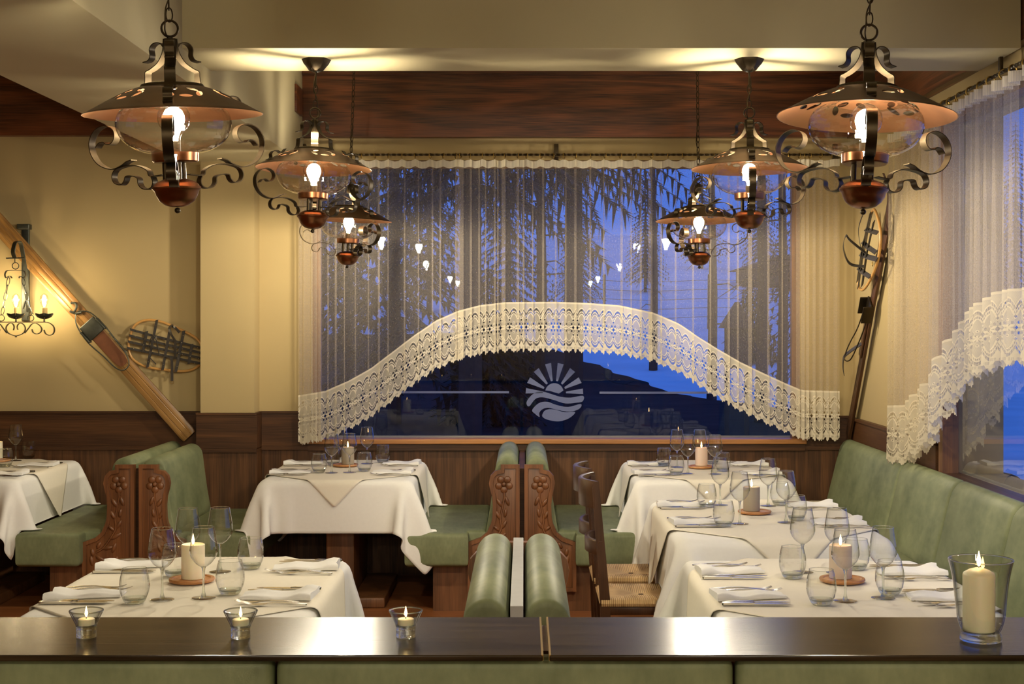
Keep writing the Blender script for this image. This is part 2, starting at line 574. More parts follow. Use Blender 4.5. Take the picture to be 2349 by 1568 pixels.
# under the window
struct(MB().box(WX0 - .02, WX1 + .02, 9.05, YB, .80, .842).build('trim_9', M['wood_wains'], smooth=0))
struct(MB().box(WX0 - .02, WX1 + .02, 9.08, YB, 0, .80).build('trim_10', M['wood_vert'], smooth=0))
# right wall wainscot
rwb = MB().box(XR - .022, XR, RY1 + .07, 9.08, .60, 1.00)
rwb.box(XR - .032, XR, RY1 + .07, 9.08, .995, 1.012)
struct(rwb.build('trim_11', M['wood_wains_y'], smooth=0))
struct(MB().box(XR - .02, XR, YF, RY1 + .07, .45, .815).build('trim_12', M['wood_wains_y'], smooth=0))

# back window: frame, sill, pane
w1 = bpy.data.objects.new('window_1', None); COL.objects.link(w1); struct(w1)
MB().rbox(WX0 - .03, WX1 + .03, 9.03, 9.17, .842, .874, .006).build('window_sill', M['wood_sill'], w1, 12)
fr = MB().box(WX0, WX0 + .05, 9.12, 9.18, .874, WZ1); fr.box(WX1 - .05, WX1, 9.12, 9.18, .874, WZ1)
fr.box(WX0 + .05, WX1 - .05, 9.12, 9.18, WZ1 - .05, WZ1)
fr.build('frame', M['wood_frame'], w1, smooth=0)
MB().add([(WX0 + .05, 9.15, .874), (WX1 - .05, 9.15, .874), (WX1 - .05, 9.15, WZ1 - .05), (WX0 + .05, 9.15, WZ1 - .05)], [(0, 1, 2, 3)]).build('pane', M['pane'], w1, smooth=0)
# right window
w2 = bpy.data.objects.new('window_2', None); COL.objects.link(w2); struct(w2)
MB().rbox(XR - .04, XR + .08, RY0 - .02, RY1 + .05, .815, .866, .006).build('window_sill', M['wood_wains_y'], w2, 12)
fr = MB().box(XR - .02, XR + .06, RY1 - .045, RY1 + .025, .866, 2.66); fr.box(XR - .02, XR + .06, RY0, RY0 + .05, .866, 2.66)
fr.box(XR - .02, XR + .06, RY0 + .05, RY1 - .045, 2.61, 2.66)
fr.build('frame', M['wood_frame'], w2, smooth=0)
MB().add([(XR + .03, RY0 + .05, .866), (XR + .03, RY1 - .045, .866), (XR + .03, RY1 - .045, 2.61), (XR + .03, RY0 + .05, 2.61)], [(0, 1, 2, 3)]).build('pane', M['pane'], w2, smooth=0)

# little wooden cover on the side of the long beam
tag(MB().rbox(-1.416, -1.400, 8.73, 8.96, 2.92, 3.09, .003).build('vent_cover', M['wood_val'], smooth=40),
    'small brown wooden cover on the pale side of the ceiling beam', 'vent cover')

# ------------------------------------------------------------------ frosted emblem on the glass
em = thing('window_emblem', 'frosted sun and waves emblem with two thin lines on the window glass', 'window sticker')
def film(name, pts, sm=True):
    g = 9.136
    pp = [P(1160 + x / 2.936, 640 + y / 2.936, g) for x, y in pts]
    if sm: pp = smooth_path(pp, 4, True)
    n = len(pp)
    b = MB().add([(p.x, g, p.z) for p in pp] + [(p.x, g + .0006, p.z) for p in pp], [tuple(range(n)), tuple(range(2 * n - 1, n - 1, -1))] + [(i, (i + 1) % n, n + (i + 1) % n, n + i) for i in range(n)])
    return b.build(name, M['film'], em, smooth=0)
cx, cy = 328, 772
film('sun_disc', [(cx + 62 * math.cos(R(a)), 762 - 62 * math.sin(R(a))) for a in range(12, 169, 12)] + [(cx - 30, 752), (cx - 5, 760), (cx + 30, 770)], False)
for a, r0, r1, w in ((4, 78, 194, 5.4), (27, 78, 196, 6.2), (52, 80, 200, 6.2), (78, 84, 205, 5.8), (102, 84, 205, 5.8), (128, 80, 200, 6.2), (153, 78, 196, 6.2), (175, 78, 194, 5.4)):
    film('sun_ray', [(cx + r * math.cos(R(a + d)), cy - 4 - r * math.sin(R(a + d))) for r, d in ((r0, -w * .75), (r1, -w), (r1, w), (r0, w * .75))], False)
film('wave', [(140, 832), (165, 790), (205, 762), (255, 758), (310, 774), (370, 792), (440, 797), (521, 785), (518, 822), (470, 832), (400, 836), (320, 812), (250, 795), (200, 806), (158, 856)])
film('wave', [(178, 884), (205, 848), (240, 828), (285, 826), (340, 846), (420, 860), (506, 840), (496, 872), (430, 892), (350, 880), (290, 866), (250, 874), (226, 900), (228, 928), (200, 908)])
film('wave', [(246, 915), (262, 886), (295, 875), (340, 880), (400, 896), (468, 894), (430, 934), (360, 957), (290, 948), (254, 932)])
film('thin_line', [(-880, 754), (22, 754), (22, 768), (-880, 768)], False)
film('thin_line', [(632, 757), (1500, 757), (1500, 771), (632, 771)], False)

# ------------------------------------------------------------------ curtains
def curtain_cols(x0, x1, pleats, rng):
    """list of (along, out, cloth length)"""
    cols = []; x = x0; s = 0.0; back = 0.0
    def run(a, b, off):
        nonlocal s
        n = max(2, int(abs(b - a) / .022))
        ph = rng.uniform(0, 6)
        for k in range(n):
            t = k / n
            cols.append((a + (b - a) * t, off * (1 - t) + .010 * math.sin(math.pi * t) * math.sin(ph + 9 * (a + (b - a) * t)), s + abs(b - a) * t))
        s += abs(b - a)
    for xp, w in sorted(pleats):
        if xp + w / 2 <= x + .005: continue
        run(x, xp + w / 2, back)
        cols.append((xp + w / 2, 0.0, s)); 
        s += w
        cols.append((xp - w / 2, .010, s + .0)); 
        x = xp - w / 2; back = .016
    run(x, x1, back); cols.append((x1, 0.0, s))
    return cols


def make_curtain(root, cols, fn, low, top, lace_h=.318, sag=None, up=None):
    hd = [[], []]; net = [[] for _ in range(9)]; lace = [[] for _ in range(7)]
    uh, un, ul = [[], []], [[] for _ in range(9)], [[] for _ in range(7)]
    for a, o, s in cols:
        zt = top - (sag(a) if sag else 0); zl = low(a); zu = zl + lace_h * (up(a) if up else 1)
        for k in range(2):
            z = zt - .045 * k
            hd[k].append(fn(a, o, z)); uh[k].append((s, z))
        for k in range(9):
            t = k / 8; z = (zt - .045) * (1 - t) + zu * t
            net[k].append(fn(a, o * (.8 + .25 * t), z)); un[k].append((s, z))
        for k in range(7):
            t = k / 6; z = zu * (1 - t) + zl * t
            lace[k].append(fn(a, o * (1.05 + .15 * t), z)); ul[k].append((s / .0535, t))
    MB().grid(hd, uh).build('heading', M['heading'], root, 0)
    MB().grid(net, un).build('net', M['net'], root, 60)
    MB().grid(lace, ul).build('lace_border', M['lace'], root, 60)


YCUR = 8.955
def wx(px): return (px - VX) * YCUR / F
def wz(py): return HC - (py - VY) * YCUR / F
LOWX = [683, 745, 800, 850, 900, 950, 1000, 1050, 1100, 1160, 1272, 1350, 1420, 1500, 1560, 1600, 1650, 1700, 1750, 1800, 1840, 1930]
LOWY = [1022, 1012, 988, 960, 922, 884, 850, 828, 815, 808, 807, 810, 815, 832, 858, 886, 917, 946, 970, 993, 1010, 1012]
rng = random.Random(3)
pl = [(690, 8), (700, 9), (708, 8), (716, 7), (724, 8), (733, 7), (752, 4), (770, 5), (790, 3), (815, 3), (845, 3), (869, 5), (890, 4), (928, 4), (960, 3), (992, 4), (1010, 4), (1046, 4), (1056, 15), (1080, 5), (1099, 4), (1114, 3),
      (1135, 4), (1142, 3), (1155, 9), (1188, 6), (1201, 4), (1222, 3), (1246, 5), (1275, 3), (1298, 3), (1320, 5), (1354, 4), (1385, 3), (1426, 5), (1448, 3), (1470, 4), (1492, 9), (1517, 4), (1550, 3), (1590, 4), (1630, 3),
      (1672, 5), (1693, 4), (1721, 9), (1763, 5), (1795, 3), (1831, 8), (1842, 8), (1853, 6), (1868, 6), (1884, 7), (1899, 5), (1917, 8)]
cols = curtain_cols(wx(684), wx(1926), [(wx(p), w * YCUR / F) for p, w in pl], rng)
ring_px = [698, 715, 740, 770, 800, 829, 860, 891, 922, 952, 987, 1017, 1046, 1056, 1078, 1107, 1134, 1158, 1188, 1208, 1241, 1270, 1294, 1321, 1355, 1388, 1423, 1459, 1495, 1532, 1567, 1603, 1640, 1675, 1710, 1745, 1780, 1810, 1834, 1846, 1858, 1883, 1908]
cur = thing('lace_curtain', 'long net curtain with arched lace border across the back window', 'curtain')
rx = [wx(p) for p in ring_px]
def sag_back(a):
    k = min(max(np.searchsorted(rx, a), 1), len(rx) - 1)
    t = (a - rx[k - 1]) / max(1e-4, rx[k] - rx[k - 1])
    return .016 * max(0, math.sin(math.pi * min(max(t, 0), 1))) * min(1, (rx[k] - rx[k - 1]) / .09)
make_curtain(cur, cols, lambda a, o, z: (a, YCUR + o * .8, z), lambda a: float(np.interp(a, [wx(p) for p in LOWX], [wz(p) for p in LOWY])), 2.652, .318, sag_back)
ring_m = None
for p in ring_px:
    b = MB().torus((0, 0, 0), .0155, .0028, 'X', 16, 6)
    if ring_m is None:
        o = b.build('curtain_ring', M['brass'], cur); ring_m = o.data
    else:
        o = bpy.data.objects.new('curtain_ring', ring_m); COL.objects.link(o); o.parent = cur
    o.location = (wx(p), YCUR, 2.672); o.rotation_euler = (0, 0, rng.uniform(-.5, .5))


def twisted(a, b, r, turns):
    a, b = Vector(a), Vector(b); t = (b - a).normalized(); u = Vector((0, 0, 1)); v = t.cross(u)
    rings = []; n = int(turns * 8)
    for i in range(n + 1):
        p = a.lerp(b, i / n); an = i * math.pi / 4 * .5
        rings.append([p + (u * math.cos(an + k * math.pi / 2) + v * math.sin(an + k * math.pi / 2)) * r for k in range(4)])
    return MB().loft(rings)
rod = thing('curtain_rod', 'twisted black iron curtain rod above the back window', 'curtain rod')
twisted((wx(676), YCUR, 2.678), (wx(1934), YCUR, 2.678), .0075, 50).build('rod', M['iron'], rod, 30)
for p in (690, 1277, 1925):
    b = MB().rbox(wx(p) - .014, wx(p) + .014, 9.06, 9.10, 2.66, 2.76, .002)
    b.rbox(wx(p) - .012, wx(p) + .012, YCUR - .01, 9.07, 2.662, 2.672, .002)
    b.build('bracket', M['iron'], rod)
# right curtain, seen steeply from inside
XC = 2.03
colr = []; s = 0.0; y = 7.80; k = 0
rng2 = random.Random(11)
while y > 3.3:
    wl = rng2.uniform(.075, .15); am = rng2.uniform(.022, .045)
    for i in range(8):
        t = i / 8
        colr.append((y - wl * t, am * math.sin(2 * math.pi * t), s)); s += math.hypot(wl / 8, am * 2 * math.pi * math.cos(2 * math.pi * t) / 8)
    y -= wl
cur2 = thing('lace_curtain', 'net curtain with stepped lace hem hanging at the right-hand window', 'curtain')
make_curtain(cur2, colr, lambda a, o, z: (XC - o, a, z), lambda a: float(np.interp(a, [3.3, 5.0, 6.0, 6.41, 6.74, 7.1, 7.5, 7.8], [1.45, 1.455, 1.44, 1.36, 1.22, 1.0, .865, .845])), 2.652, .318)
yy = 7.72
while yy > 4.2:
    o = bpy.data.objects.new('curtain_ring', ring_m); COL.objects.link(o); o.parent = cur2
    o.location = (XC, yy, 2.670); o.rotation_euler = (0, 0, math.pi / 2 + rng2.uniform(-.5, .5)); o.scale = (1.35, 1.35, 1.35)
    yy -= rng2.uniform(.09, .19)
rod2 = thing('curtain_rod', 'twisted black iron curtain rod above the right-hand window', 'curtain rod')
twisted((XC, 3.2, 2.684), (XC, 7.84, 2.684), .0085, 70).build('rod', M['iron'], rod2, 30)
for q in (7.70, 6.02, 4.3):
    b = MB().rbox(XC - .008, XR, q - .012, q + .012, 2.69, 2.70, .002); b.rbox(XC - .012, XC + .004, q - .012, q + .012, 2.69, 2.75, .002)
    b.build('bracket', M['iron'], rod2)

# ------------------------------------------------------------------ copper and iron lanterns
LS = .000393
def lz(pts, k=1 / .866):                 # tracing (right-hand outline) -> radius, height
    return [((x - 1245) * LS * k, (830 - y) * LS) for x, y in pts]
def radial(pts, ang):
    c, s_ = math.cos(ang), math.sin(ang)
    return [(r * c, r * s_, z) for r, z in pts]
BAND_UP = lz([(1815, 1032), (1790, 1000), (1755, 993), (1735, 1010), (1705, 1010), (1680, 988), (1668, 950), (1678, 910), (1710, 885), (1755, 876), (1810, 900), (1848, 950), (1862, 1010), (1850, 1080), (1810, 1145), (1750, 1183), (1690, 1193), (1630, 1172), (1590, 1145), (1550, 1133)])
BAND_LO = lz([(1330, 1250), (1420, 1256), (1440, 1215), (1490, 1185), (1550, 1172), (1620, 1178), (1680, 1200), (1702, 1245), (1690, 1290), (1655, 1308), (1630, 1303), (1612, 1280), (1600, 1250), (1560, 1248), (1515, 1266), (1508, 1310), (1485, 1340), (1450, 1350), (1415, 1338), (1400, 1300), (1412, 1262)])
CROWN = lz([(1478, 668), (1445, 605), (1436, 550), (1432, 512), (1390, 492), (1335, 455), (1300, 405), (1284, 360), (1278, 300), (1275, 285)], 1.05)
CROWN_CURL = lz([(1282, 345), (1300, 318), (1330, 308), (1362, 318), (1382, 350), (1380, 400), (1398, 430), (1436, 440)], 1.15)
SHADE_CURL = lz([(1760, 782), (1722, 756), (1724, 718), (1700, 684), (1655, 676), (1610, 692), (1570, 645)], 1 / .9)


def make_lantern():
    t = thing('pendant_lantern', '', 'pendant lamp')
    prof = [(.084, .078), (.10, .0745), (.125, .066), (.155, .052), (.185, .036), (.212, .021), (.235, .008), (.2475, .001), (.2500, .0015), (.2486, .003), (.235, .0095), (.212, .0225), (.185, .0375), (.155, .0535), (.125, .0675), (.10, .076), (.084, .0795)]
    k_ = prof.index((.2486, .003))
    sh_ = MB().lathe(prof[k_ - 1:], 72).build('shade', M['shade'], t)
    MB().lathe(prof[:k_], 72).build('shade_lining', M['lining'], sh_)['label'] = 'bright copper underside'
    MB().lathe([(.088, .072), (.090, .078), (.086, .086), (.078, .088), (.076, .080)], 40, closed=True).build('shade_collar', M['iron'], t)
    g = [(.0632, -.1035), (.075, -.105), (.10, -.098), (.128, -.083), (.148, -.063), (.159, -.038), (.160, -.015), (.152, .008), (.135, .024), (.11, .033), (.085, .037)]
    gg = smooth_path([(r, 0, z) for r, z in g], 3)
    MB().lathe([(p.x, p.z) for p in gg], 48).build('glass_globe', M['globe'], t, 0, recalc=True)
    # bulb with its socket
    bp = [(0.0, .048), (.013, .0465), (.027, .040), (.038, .029), (.045, .013), (.0458, -.003), (.041, -.020), (.031, -.034), (.021, -.045), (.016, -.056), (.0145, -.068)]
    gb = MB().lathe(bp, 24, (0, 0, -.008)).build('bulb', M['globe'], t, 60)
    MB().lathe([(0, .032), (.012, .030), (.023, .022), (.0295, .008), (.030, -.006), (.025, -.022), (.017, -.036), (.0105, -.052), (.0085, -.066), (0, -.067)], 16, (0, 0, -.008)).build('glowing_core', M['bulb'], gb, 60)
    MB().lathe([(0, -.072), (.0165, -.072), (.0165, -.108), (0, -.108)], 16).build('socket', M['iron'], t)
    MB().lathe([(.0, -.132), (.060, -.132), (.064, -.128), (.0655, -.105), (.0625, -.105), (.060, -.126), (.0, -.127)], 36).build('copper_cup', M['copper'], t)
    for a in (20, 140, 260):
        MB().lathe([(0, -.130), (.008, -.130), (.008, -.185), (0, -.185)], 10, (.030 * math.cos(R(a)), .030 * math.sin(R(a)), 0)).build('support_tube', M['iron'], t)
    bw = [(0.0, -.175), (.030, -.178), (.052, -.186), (.062, -.194), (.064, -.199), (.0675, -.201), (.0685, -.205), (.066, -.209), (.062, -.212), (.058, -.225), (.049, -.240), (.034, -.252), (.016, -.2575), (0, -.258)]
    MB().lathe(bw, 40).build('copper_bowl', M['copper'], t)
    MB().ball((0, 0, -.267), .0085).build('finial', M['iron'], t)
    for k in range(3):
        a = R(120 * k)
        ax = (-math.sin(a), math.cos(a), 0)
        up = MB().tube(radial([(p.x, p.z) for p in smooth_path([(r, 0, z) for r, z in BAND_UP], 4)], a), 0, flat=(.029, .0025, ax)).build('side_scroll', M['iron'], t, 50)
        MB().tube(radial([(p.x, p.z) for p in smooth_path([(r, 0, z) for r, z in BAND_LO], 4)], a), 0, flat=(.026, .0025, ax)).build('lower_scroll', M['iron'], t, 50)
        MB().tube(radial([(p.x, p.z) for p in smooth_path([(r, 0, z) for r, z in CROWN], 4)], a), 0, flat=(.031, .0025, ax)).build('crown_strap', M['iron'], t, 50)
        MB().tube(radial([(p.x, p.z) for p in smooth_path([(r, 0, z) for r, z in CROWN_CURL], 4)], a), 0, flat=(.026, .0025, ax)).build('crown_scroll', M['iron'], t, 50)
        MB().tube(radial([(p.x, p.z) for p in smooth_path([(r, 0, z) for r, z in SHADE_CURL], 4)], a), 0, flat=(.026, .0025, ax)).build('shade_scroll', M['iron'], t, 50)
    MB().lathe([(0, .160), (.016, .160), (.019, .175), (.019, .205), (.015, .214), (.006, .218), (0, .219)], 12).build('crown_block', M['iron'], t)
    MB().torus((0, 0, .243), .0225, .0034, 'X', 28, 8).build('hanging_ring', M['iron'], t)
    return t


def chain_for(t, length, canopy):
    """links from the ring (z .265) up to the ceiling (z = length)"""
    b = MB(); z = .268; k = 0; L = .038
    stop = length - (.115 if canopy else .03)
    while z < stop:
        b.torus((0, 0, z + L / 2 - .006), .5, .0022, 'Y' if k % 2 else 'X', 14, 6, .018, .040)
        z += L - .0055; k += 1
    b.tube(smooth_path([(.004, -.006, .215), (.020, -.012, .235), (.024, -.010, .262), (.008, -.008, .30), (-.006, .008, .36), (.007, -.008, .46), (0, .006, min(.6, stop))], 5), .0022, 6)
    b.build('chain', M['iron'], t)
    if canopy:
        MB().tube([(0, 0, stop - .01), (0, 0, length - .03)], .004, 8).build('drop_rod', M['iron'], t)
        c = MB()
        for j in range(6):
            a = 2 * math.pi * j / 6
            rings = []
            for r, z_ in ((.014, -.052), (.030, -.046), (.046, -.025), (.056, -.002)):
                w = .55 * r + .004
                ca, sa = math.cos(a), math.sin(a)
                rings.append([(r * ca - sa * w * q, r * sa + ca * w * q, length + z_ + .006 * q * q + dz) for q, dz in ((-1, 0), (-.4, -.003), (.4, -.003), (1, 0), (.4, .002), (-.4, .002))])
            c.loft(rings)
        c.lathe([(0, -.055), (.016, -.054), (.034, -.040), (.048, -.018), (.052, -.001), (0, -.001)], 24, (0, 0, length))
        c.build('ceiling_rose', M['iron'], t)


lan = make_lantern()
lan_specs = [((398, 265, 4.0), ZC, -80, 'copper and black iron lantern, largest at left, its chain running past the top edge'),
             ((1987, 270, 4.0), ZC, -100, 'copper and black iron lantern, largest at right, in front of the side window curtain'),
             ((720, 388, 6.1), 2.757, 98, 'middle-sized copper lantern at left, on the crossbeam beside the cream pillar'),
             ((1719, 388, 6.1), 2.757, -96, 'middle-sized copper lantern at right, hanging from the crossbeam ceiling rose'),
             ((800, 506, 8.2), ZC, -45, 'small far copper lantern at left, nearest the lace curtain'),
             ((1603, 507, 8.2), ZC, -135, 'small far copper lantern at right, nearest the lace curtain')]
G_LAN = 'copper and iron pendant lanterns'
for n_back, y in enumerate((-.3, -2.4)):
    for sx in (-1, 1):
        lan_specs.append(((sx * .97, y), ZC, -90, 'copper lantern over the tables behind the viewer'))
protos = []
for i, (pos, zc, rot, lab) in enumerate(lan_specs):
    p = P(*pos) if len(pos) == 3 else Vector((pos[0], pos[1], 2.20))
    t = copy_tree(lan)
    t.location = p; t.rotation_euler = (R((2.2, -2.0, 1.2, 0, -1, 1.5)[i % 6]), R((3.2, -2.6, 1.5, -1, 2, -1)[i % 6]) if i < 6 else 0, R(rot))
    t['label'] = lab; t['group'] = G_LAN
    chain_for(t, zc - p.z, True)
for o in list(lan.children_recursive): bpy.data.objects.remove(o)
bpy.data.objects.remove(lan)

# ------------------------------------------------------------------ benches
SEATZ = .455
OUT = [(0, .825), (.106, .825), (.106, .797), (.140, .789), (.163, .764), (.172, .722), (.165, .688), (.155, .650), (.150, .60), (.153, .53), (.160, .498), (.182, .449), (.218, .418), (.290, .392), (.290, .118), (0, .118)]
BACK = [(.022, .38), (.022, .79), (.027, .82), (.042, .845), (.064, .858), (.090, .860), (.116, .851), (.136, .832), (.150, .80), (.163, .70), (.183, .56), (.205, .44), (.208, .38)]

BACK = [BACK[0]] + [(p.x, p.z) for p in smooth_path([(u, 0, z) for u, z in BACK[1:-1]], 4)] + [BACK[-1]]


def bench(label, X0, s, ya, yb, panel_at, group, depth=.65, step=True):
    """half of a back-to-back pair: X0 gap line, s = -1/+1 side, from ya (aisle) to yb"""
    t = thing('booth_bench', label, 'bench', (X0, ya, 0), 0, group)
    L = yb - ya; fy = 1 if panel_at == 'near' else -1
    def yy(v): return v if fy > 0 else L - v
    pan = MB().prism(OUT, 0.008, .040, lambda u, z, a: (s * u + s * .013, yy(a), z), .003).build('end_panel', M['wood_carved'], t)
    inn = offset_poly(OUT, .021); n = len(OUT)
    # raised border
    rg = []
    for poly, a in ((OUT, .014), (OUT, -.004), (inn, -.004), (inn, .014)):
        rg.append([(s * u + s * .013, yy(a), z) for u, z in poly])
    rg.append(rg[0])
    MB().loft(rg, True, False).build('border', M['wood_carved'], pan, 40)
    c = MB()
    fx, fz = .088, .716
    for k in range(5):
        a = R(90 + 36 + 72 * k)
        c.ball((s * (fx + .031 * math.cos(a)) + s * .013, yy(.008), fz + .031 * math.sin(a)), .0205, .0085, .0205, 14, 8)
    c.ball((s * fx + s * .013, yy(.000), fz), .0125, .011, .0125, 10, 7)
    stem = smooth_path([(fx, 0, fz - .04), (fx - .002, 0, .64), (.098, 0, .58), (.108, 0, .52), (.104, 0, .47), (.130, 0, .42), (.175, 0, .36), (.215, 0, .335)], 5)
    c.tube([(s * (p.x + .013), yy(.008), p.z) for p in stem], [.0065] * len(stem), 6)
    for lx, lz_, an, ln, wd in ((.070, .622, 70, .030, .010), (.112, .612, 55, .030, .011), (.080, .555, 100, .026, .009), (.122, .545, 60, .03, .010), (.088, .49, 120, .028, .010), (.130, .47, 40, .024, .009), (.105, .425, 150, .034, .011), (.150, .36, 170, .03, .011), (.20, .375, 120, .022, .010), (.235, .335, 80, .024, .011), (.19, .30, 210, .034, .011), (.24, .29, 260, .03, .010), (.115, .36, 110, .03, .01), (.10, .28, 90, .035, .011), (.15, .25, 60, .03, .011)):
        q = Matrix.Rotation(-R(an) * s, 3, 'Y') if s > 0 else Matrix.Rotation(-(math.pi - R(an)), 3, 'Y')
        c.ball((s * (lx + .013), yy(.008), lz_), ln, .0095, wd * 1.1, 10, 7, q)
    c.build('flower_carving', M['wood_carved'], pan, 60)
    # upholstery
    rings = []
    for a, k in ((.045, .90), (.047, .965), (.055, 1.0), (L - .01, 1.0), (L - .002, .97), (L, .9)):
        cu, cz = .11, .60
        rings.append([(s * (cu + (u - cu) * k), yy(a), cz + (z - cz) * k) for u, z in BACK])
    MB().loft(rings).build('backrest', M['leather'], t, 50)
    y1 = .048 if step else .01
    poly = [(.20, y1), (.298, y1), (.298, -.075), (depth, -.075), (depth, L), (.20, L)] if step else [(.20, y1), (depth, y1), (depth, L), (.20, L)]
    MB().prism(poly, .265, SEATZ, lambda u, v, a: (s * u, yy(v), a), .028, 4).build('seat_cushion', M['leather'], t, 50)
    MB().box(min(s * .03, s * .50), max(s * .03, s * .50), min(yy(.05), yy(L)), max(yy(.05), yy(L)), 0, .264).build('plinth', M['wood_plinth'], t, 0)
    return t


GB = 'green leather booth benches'
Y1, Y2 = 7.91, 9.07
bench('green booth bench with carved flower end panel, left of the central divider by the window', -.011, -1, Y1, Y2, 'near', GB)
bench('green booth bench with carved flower end panel, facing the chairs, right of the central divider', -.011, 1, Y1, Y2, 'near', GB)
bench('green booth bench facing the far-left table, with carved end panel below the wooden ski', -2.164, -1, Y1, Y2, 'near', GB)
bench('green booth bench below the lower end of the wooden ski, facing the window-side left table', -2.164, 1, Y1, 8.885, 'near', GB)
bench('near green bench with rolled top, left of the pale strip, beside the tealight table', -.020, -1, 3.92, 5.18, 'far', GB, step=False)
bench('near green bench with rolled top, right of the pale strip, facing the straw-seat chairs', -.020, 1, 3.92, 5.18, 'far', GB, step=False)
for X0, ya, yb, lab, mt, zt in ((-.011, Y1 + .05, Y2, 'dark board between the two backrests at the central window divider', 'wood_wains', .80), (-2.164, Y1 + .05, Y2, 'dark board between the two backrests below the wooden ski', 'wood_wains', .80),
                                (-.020, 3.90, 5.13, 'pale grey topped board between the two near rolled backrests', 'bone', .845)):
    tag(MB().rbox(X0 - .018, X0 + .018, ya, yb, .02, zt, .002).build('divider_board', M[mt], smooth=0), lab, 'board')

# bench along the right wall
corner_bench = thing('corner_bench', 'long green leather bench running along the right-hand wall below the window', 'bench', (0, 0, 0))
seams = [9.07, 7.62, 6.70, 5.86, 5.0, 4.12]
BR = [(.03, .43)] + [(p.x, p.z) for p in smooth_path([(u, 0, z) for u, z in [ (.055, .44), (.10, .62), (.145, .80), (.165, .845), (.19, .868), (.22, .872), (.232, .85)]], 4)] + [(.235, .43)]
for a, b in zip(seams[:-1], seams[1:]):
    rings = []
    for y, k in ((a, .86), (a - .006, .95), (a - .03, 1.0), (b + .03, 1.0), (b + .006, .95), (b, .86)):
        rings.append([(1.865 + (.235 - (.235 - u) * k), y, .43 + (z - .43) * (.6 + .4 * k) if k < 1 else z) for u, z in BR])
    MB().loft(rings).build('back_cushion', M['leather'], corner_bench, 50)
    MB().rbox(1.46, 1.93, b + .002, a - .002, .27, SEATZ, .028, 4).build('seat_cushion', M['leather'], corner_bench, 50)
MB().box(1.56, 2.09, 4.12, 9.07, 0, .269).build('plinth', M['wood_plinth'], corner_bench, 0)

# ------------------------------------------------------------------ the counter in front
CZ = .985
struct(MB().box(XL, XR, 2.824, 3.06, 0, .972).build('wall_counter', M['wood_plinth'], smooth=0))
xj = (1250 - VX) * 2.9 / F
for a, b, lab in ((XL, xj - .006, 'dark glossy counter board carrying the three tealights, left of the joint'), (xj + .006, XR - .02, 'dark glossy counter board under the tall candle vase, right of the joint')):
    t = thing('counter_board', lab, 'counter', (0, 0, 0))
    MB().rbox(a, b, 2.73, 3.085, CZ - .012, CZ, .003).build('board', M['wood_bar'], t, 12)
    e = b - .0035 if a == XL else a - .0005
    MB().box(e, e + .004, 2.732, 3.083, CZ - .011, CZ + .0008).build('edge_strip', M['brass'], t, 0)
cb = thing('counter_bench', 'green leather cushions in a row along the front of the counter', 'bench backrest')
sm = [-3.6, (-577 - 10) * 2.75 / F - .62, (625 - VX) * 2.75 / F, (1690 - VX) * 2.75 / F, 2.1]
for a, b in zip(sm[:-1], sm[1:]):
    MB().rbox(a + .003, b - .003, 2.762, 2.822, .46, .971, .022, 5).build('back_cushion', M['leather'], cb, 50)

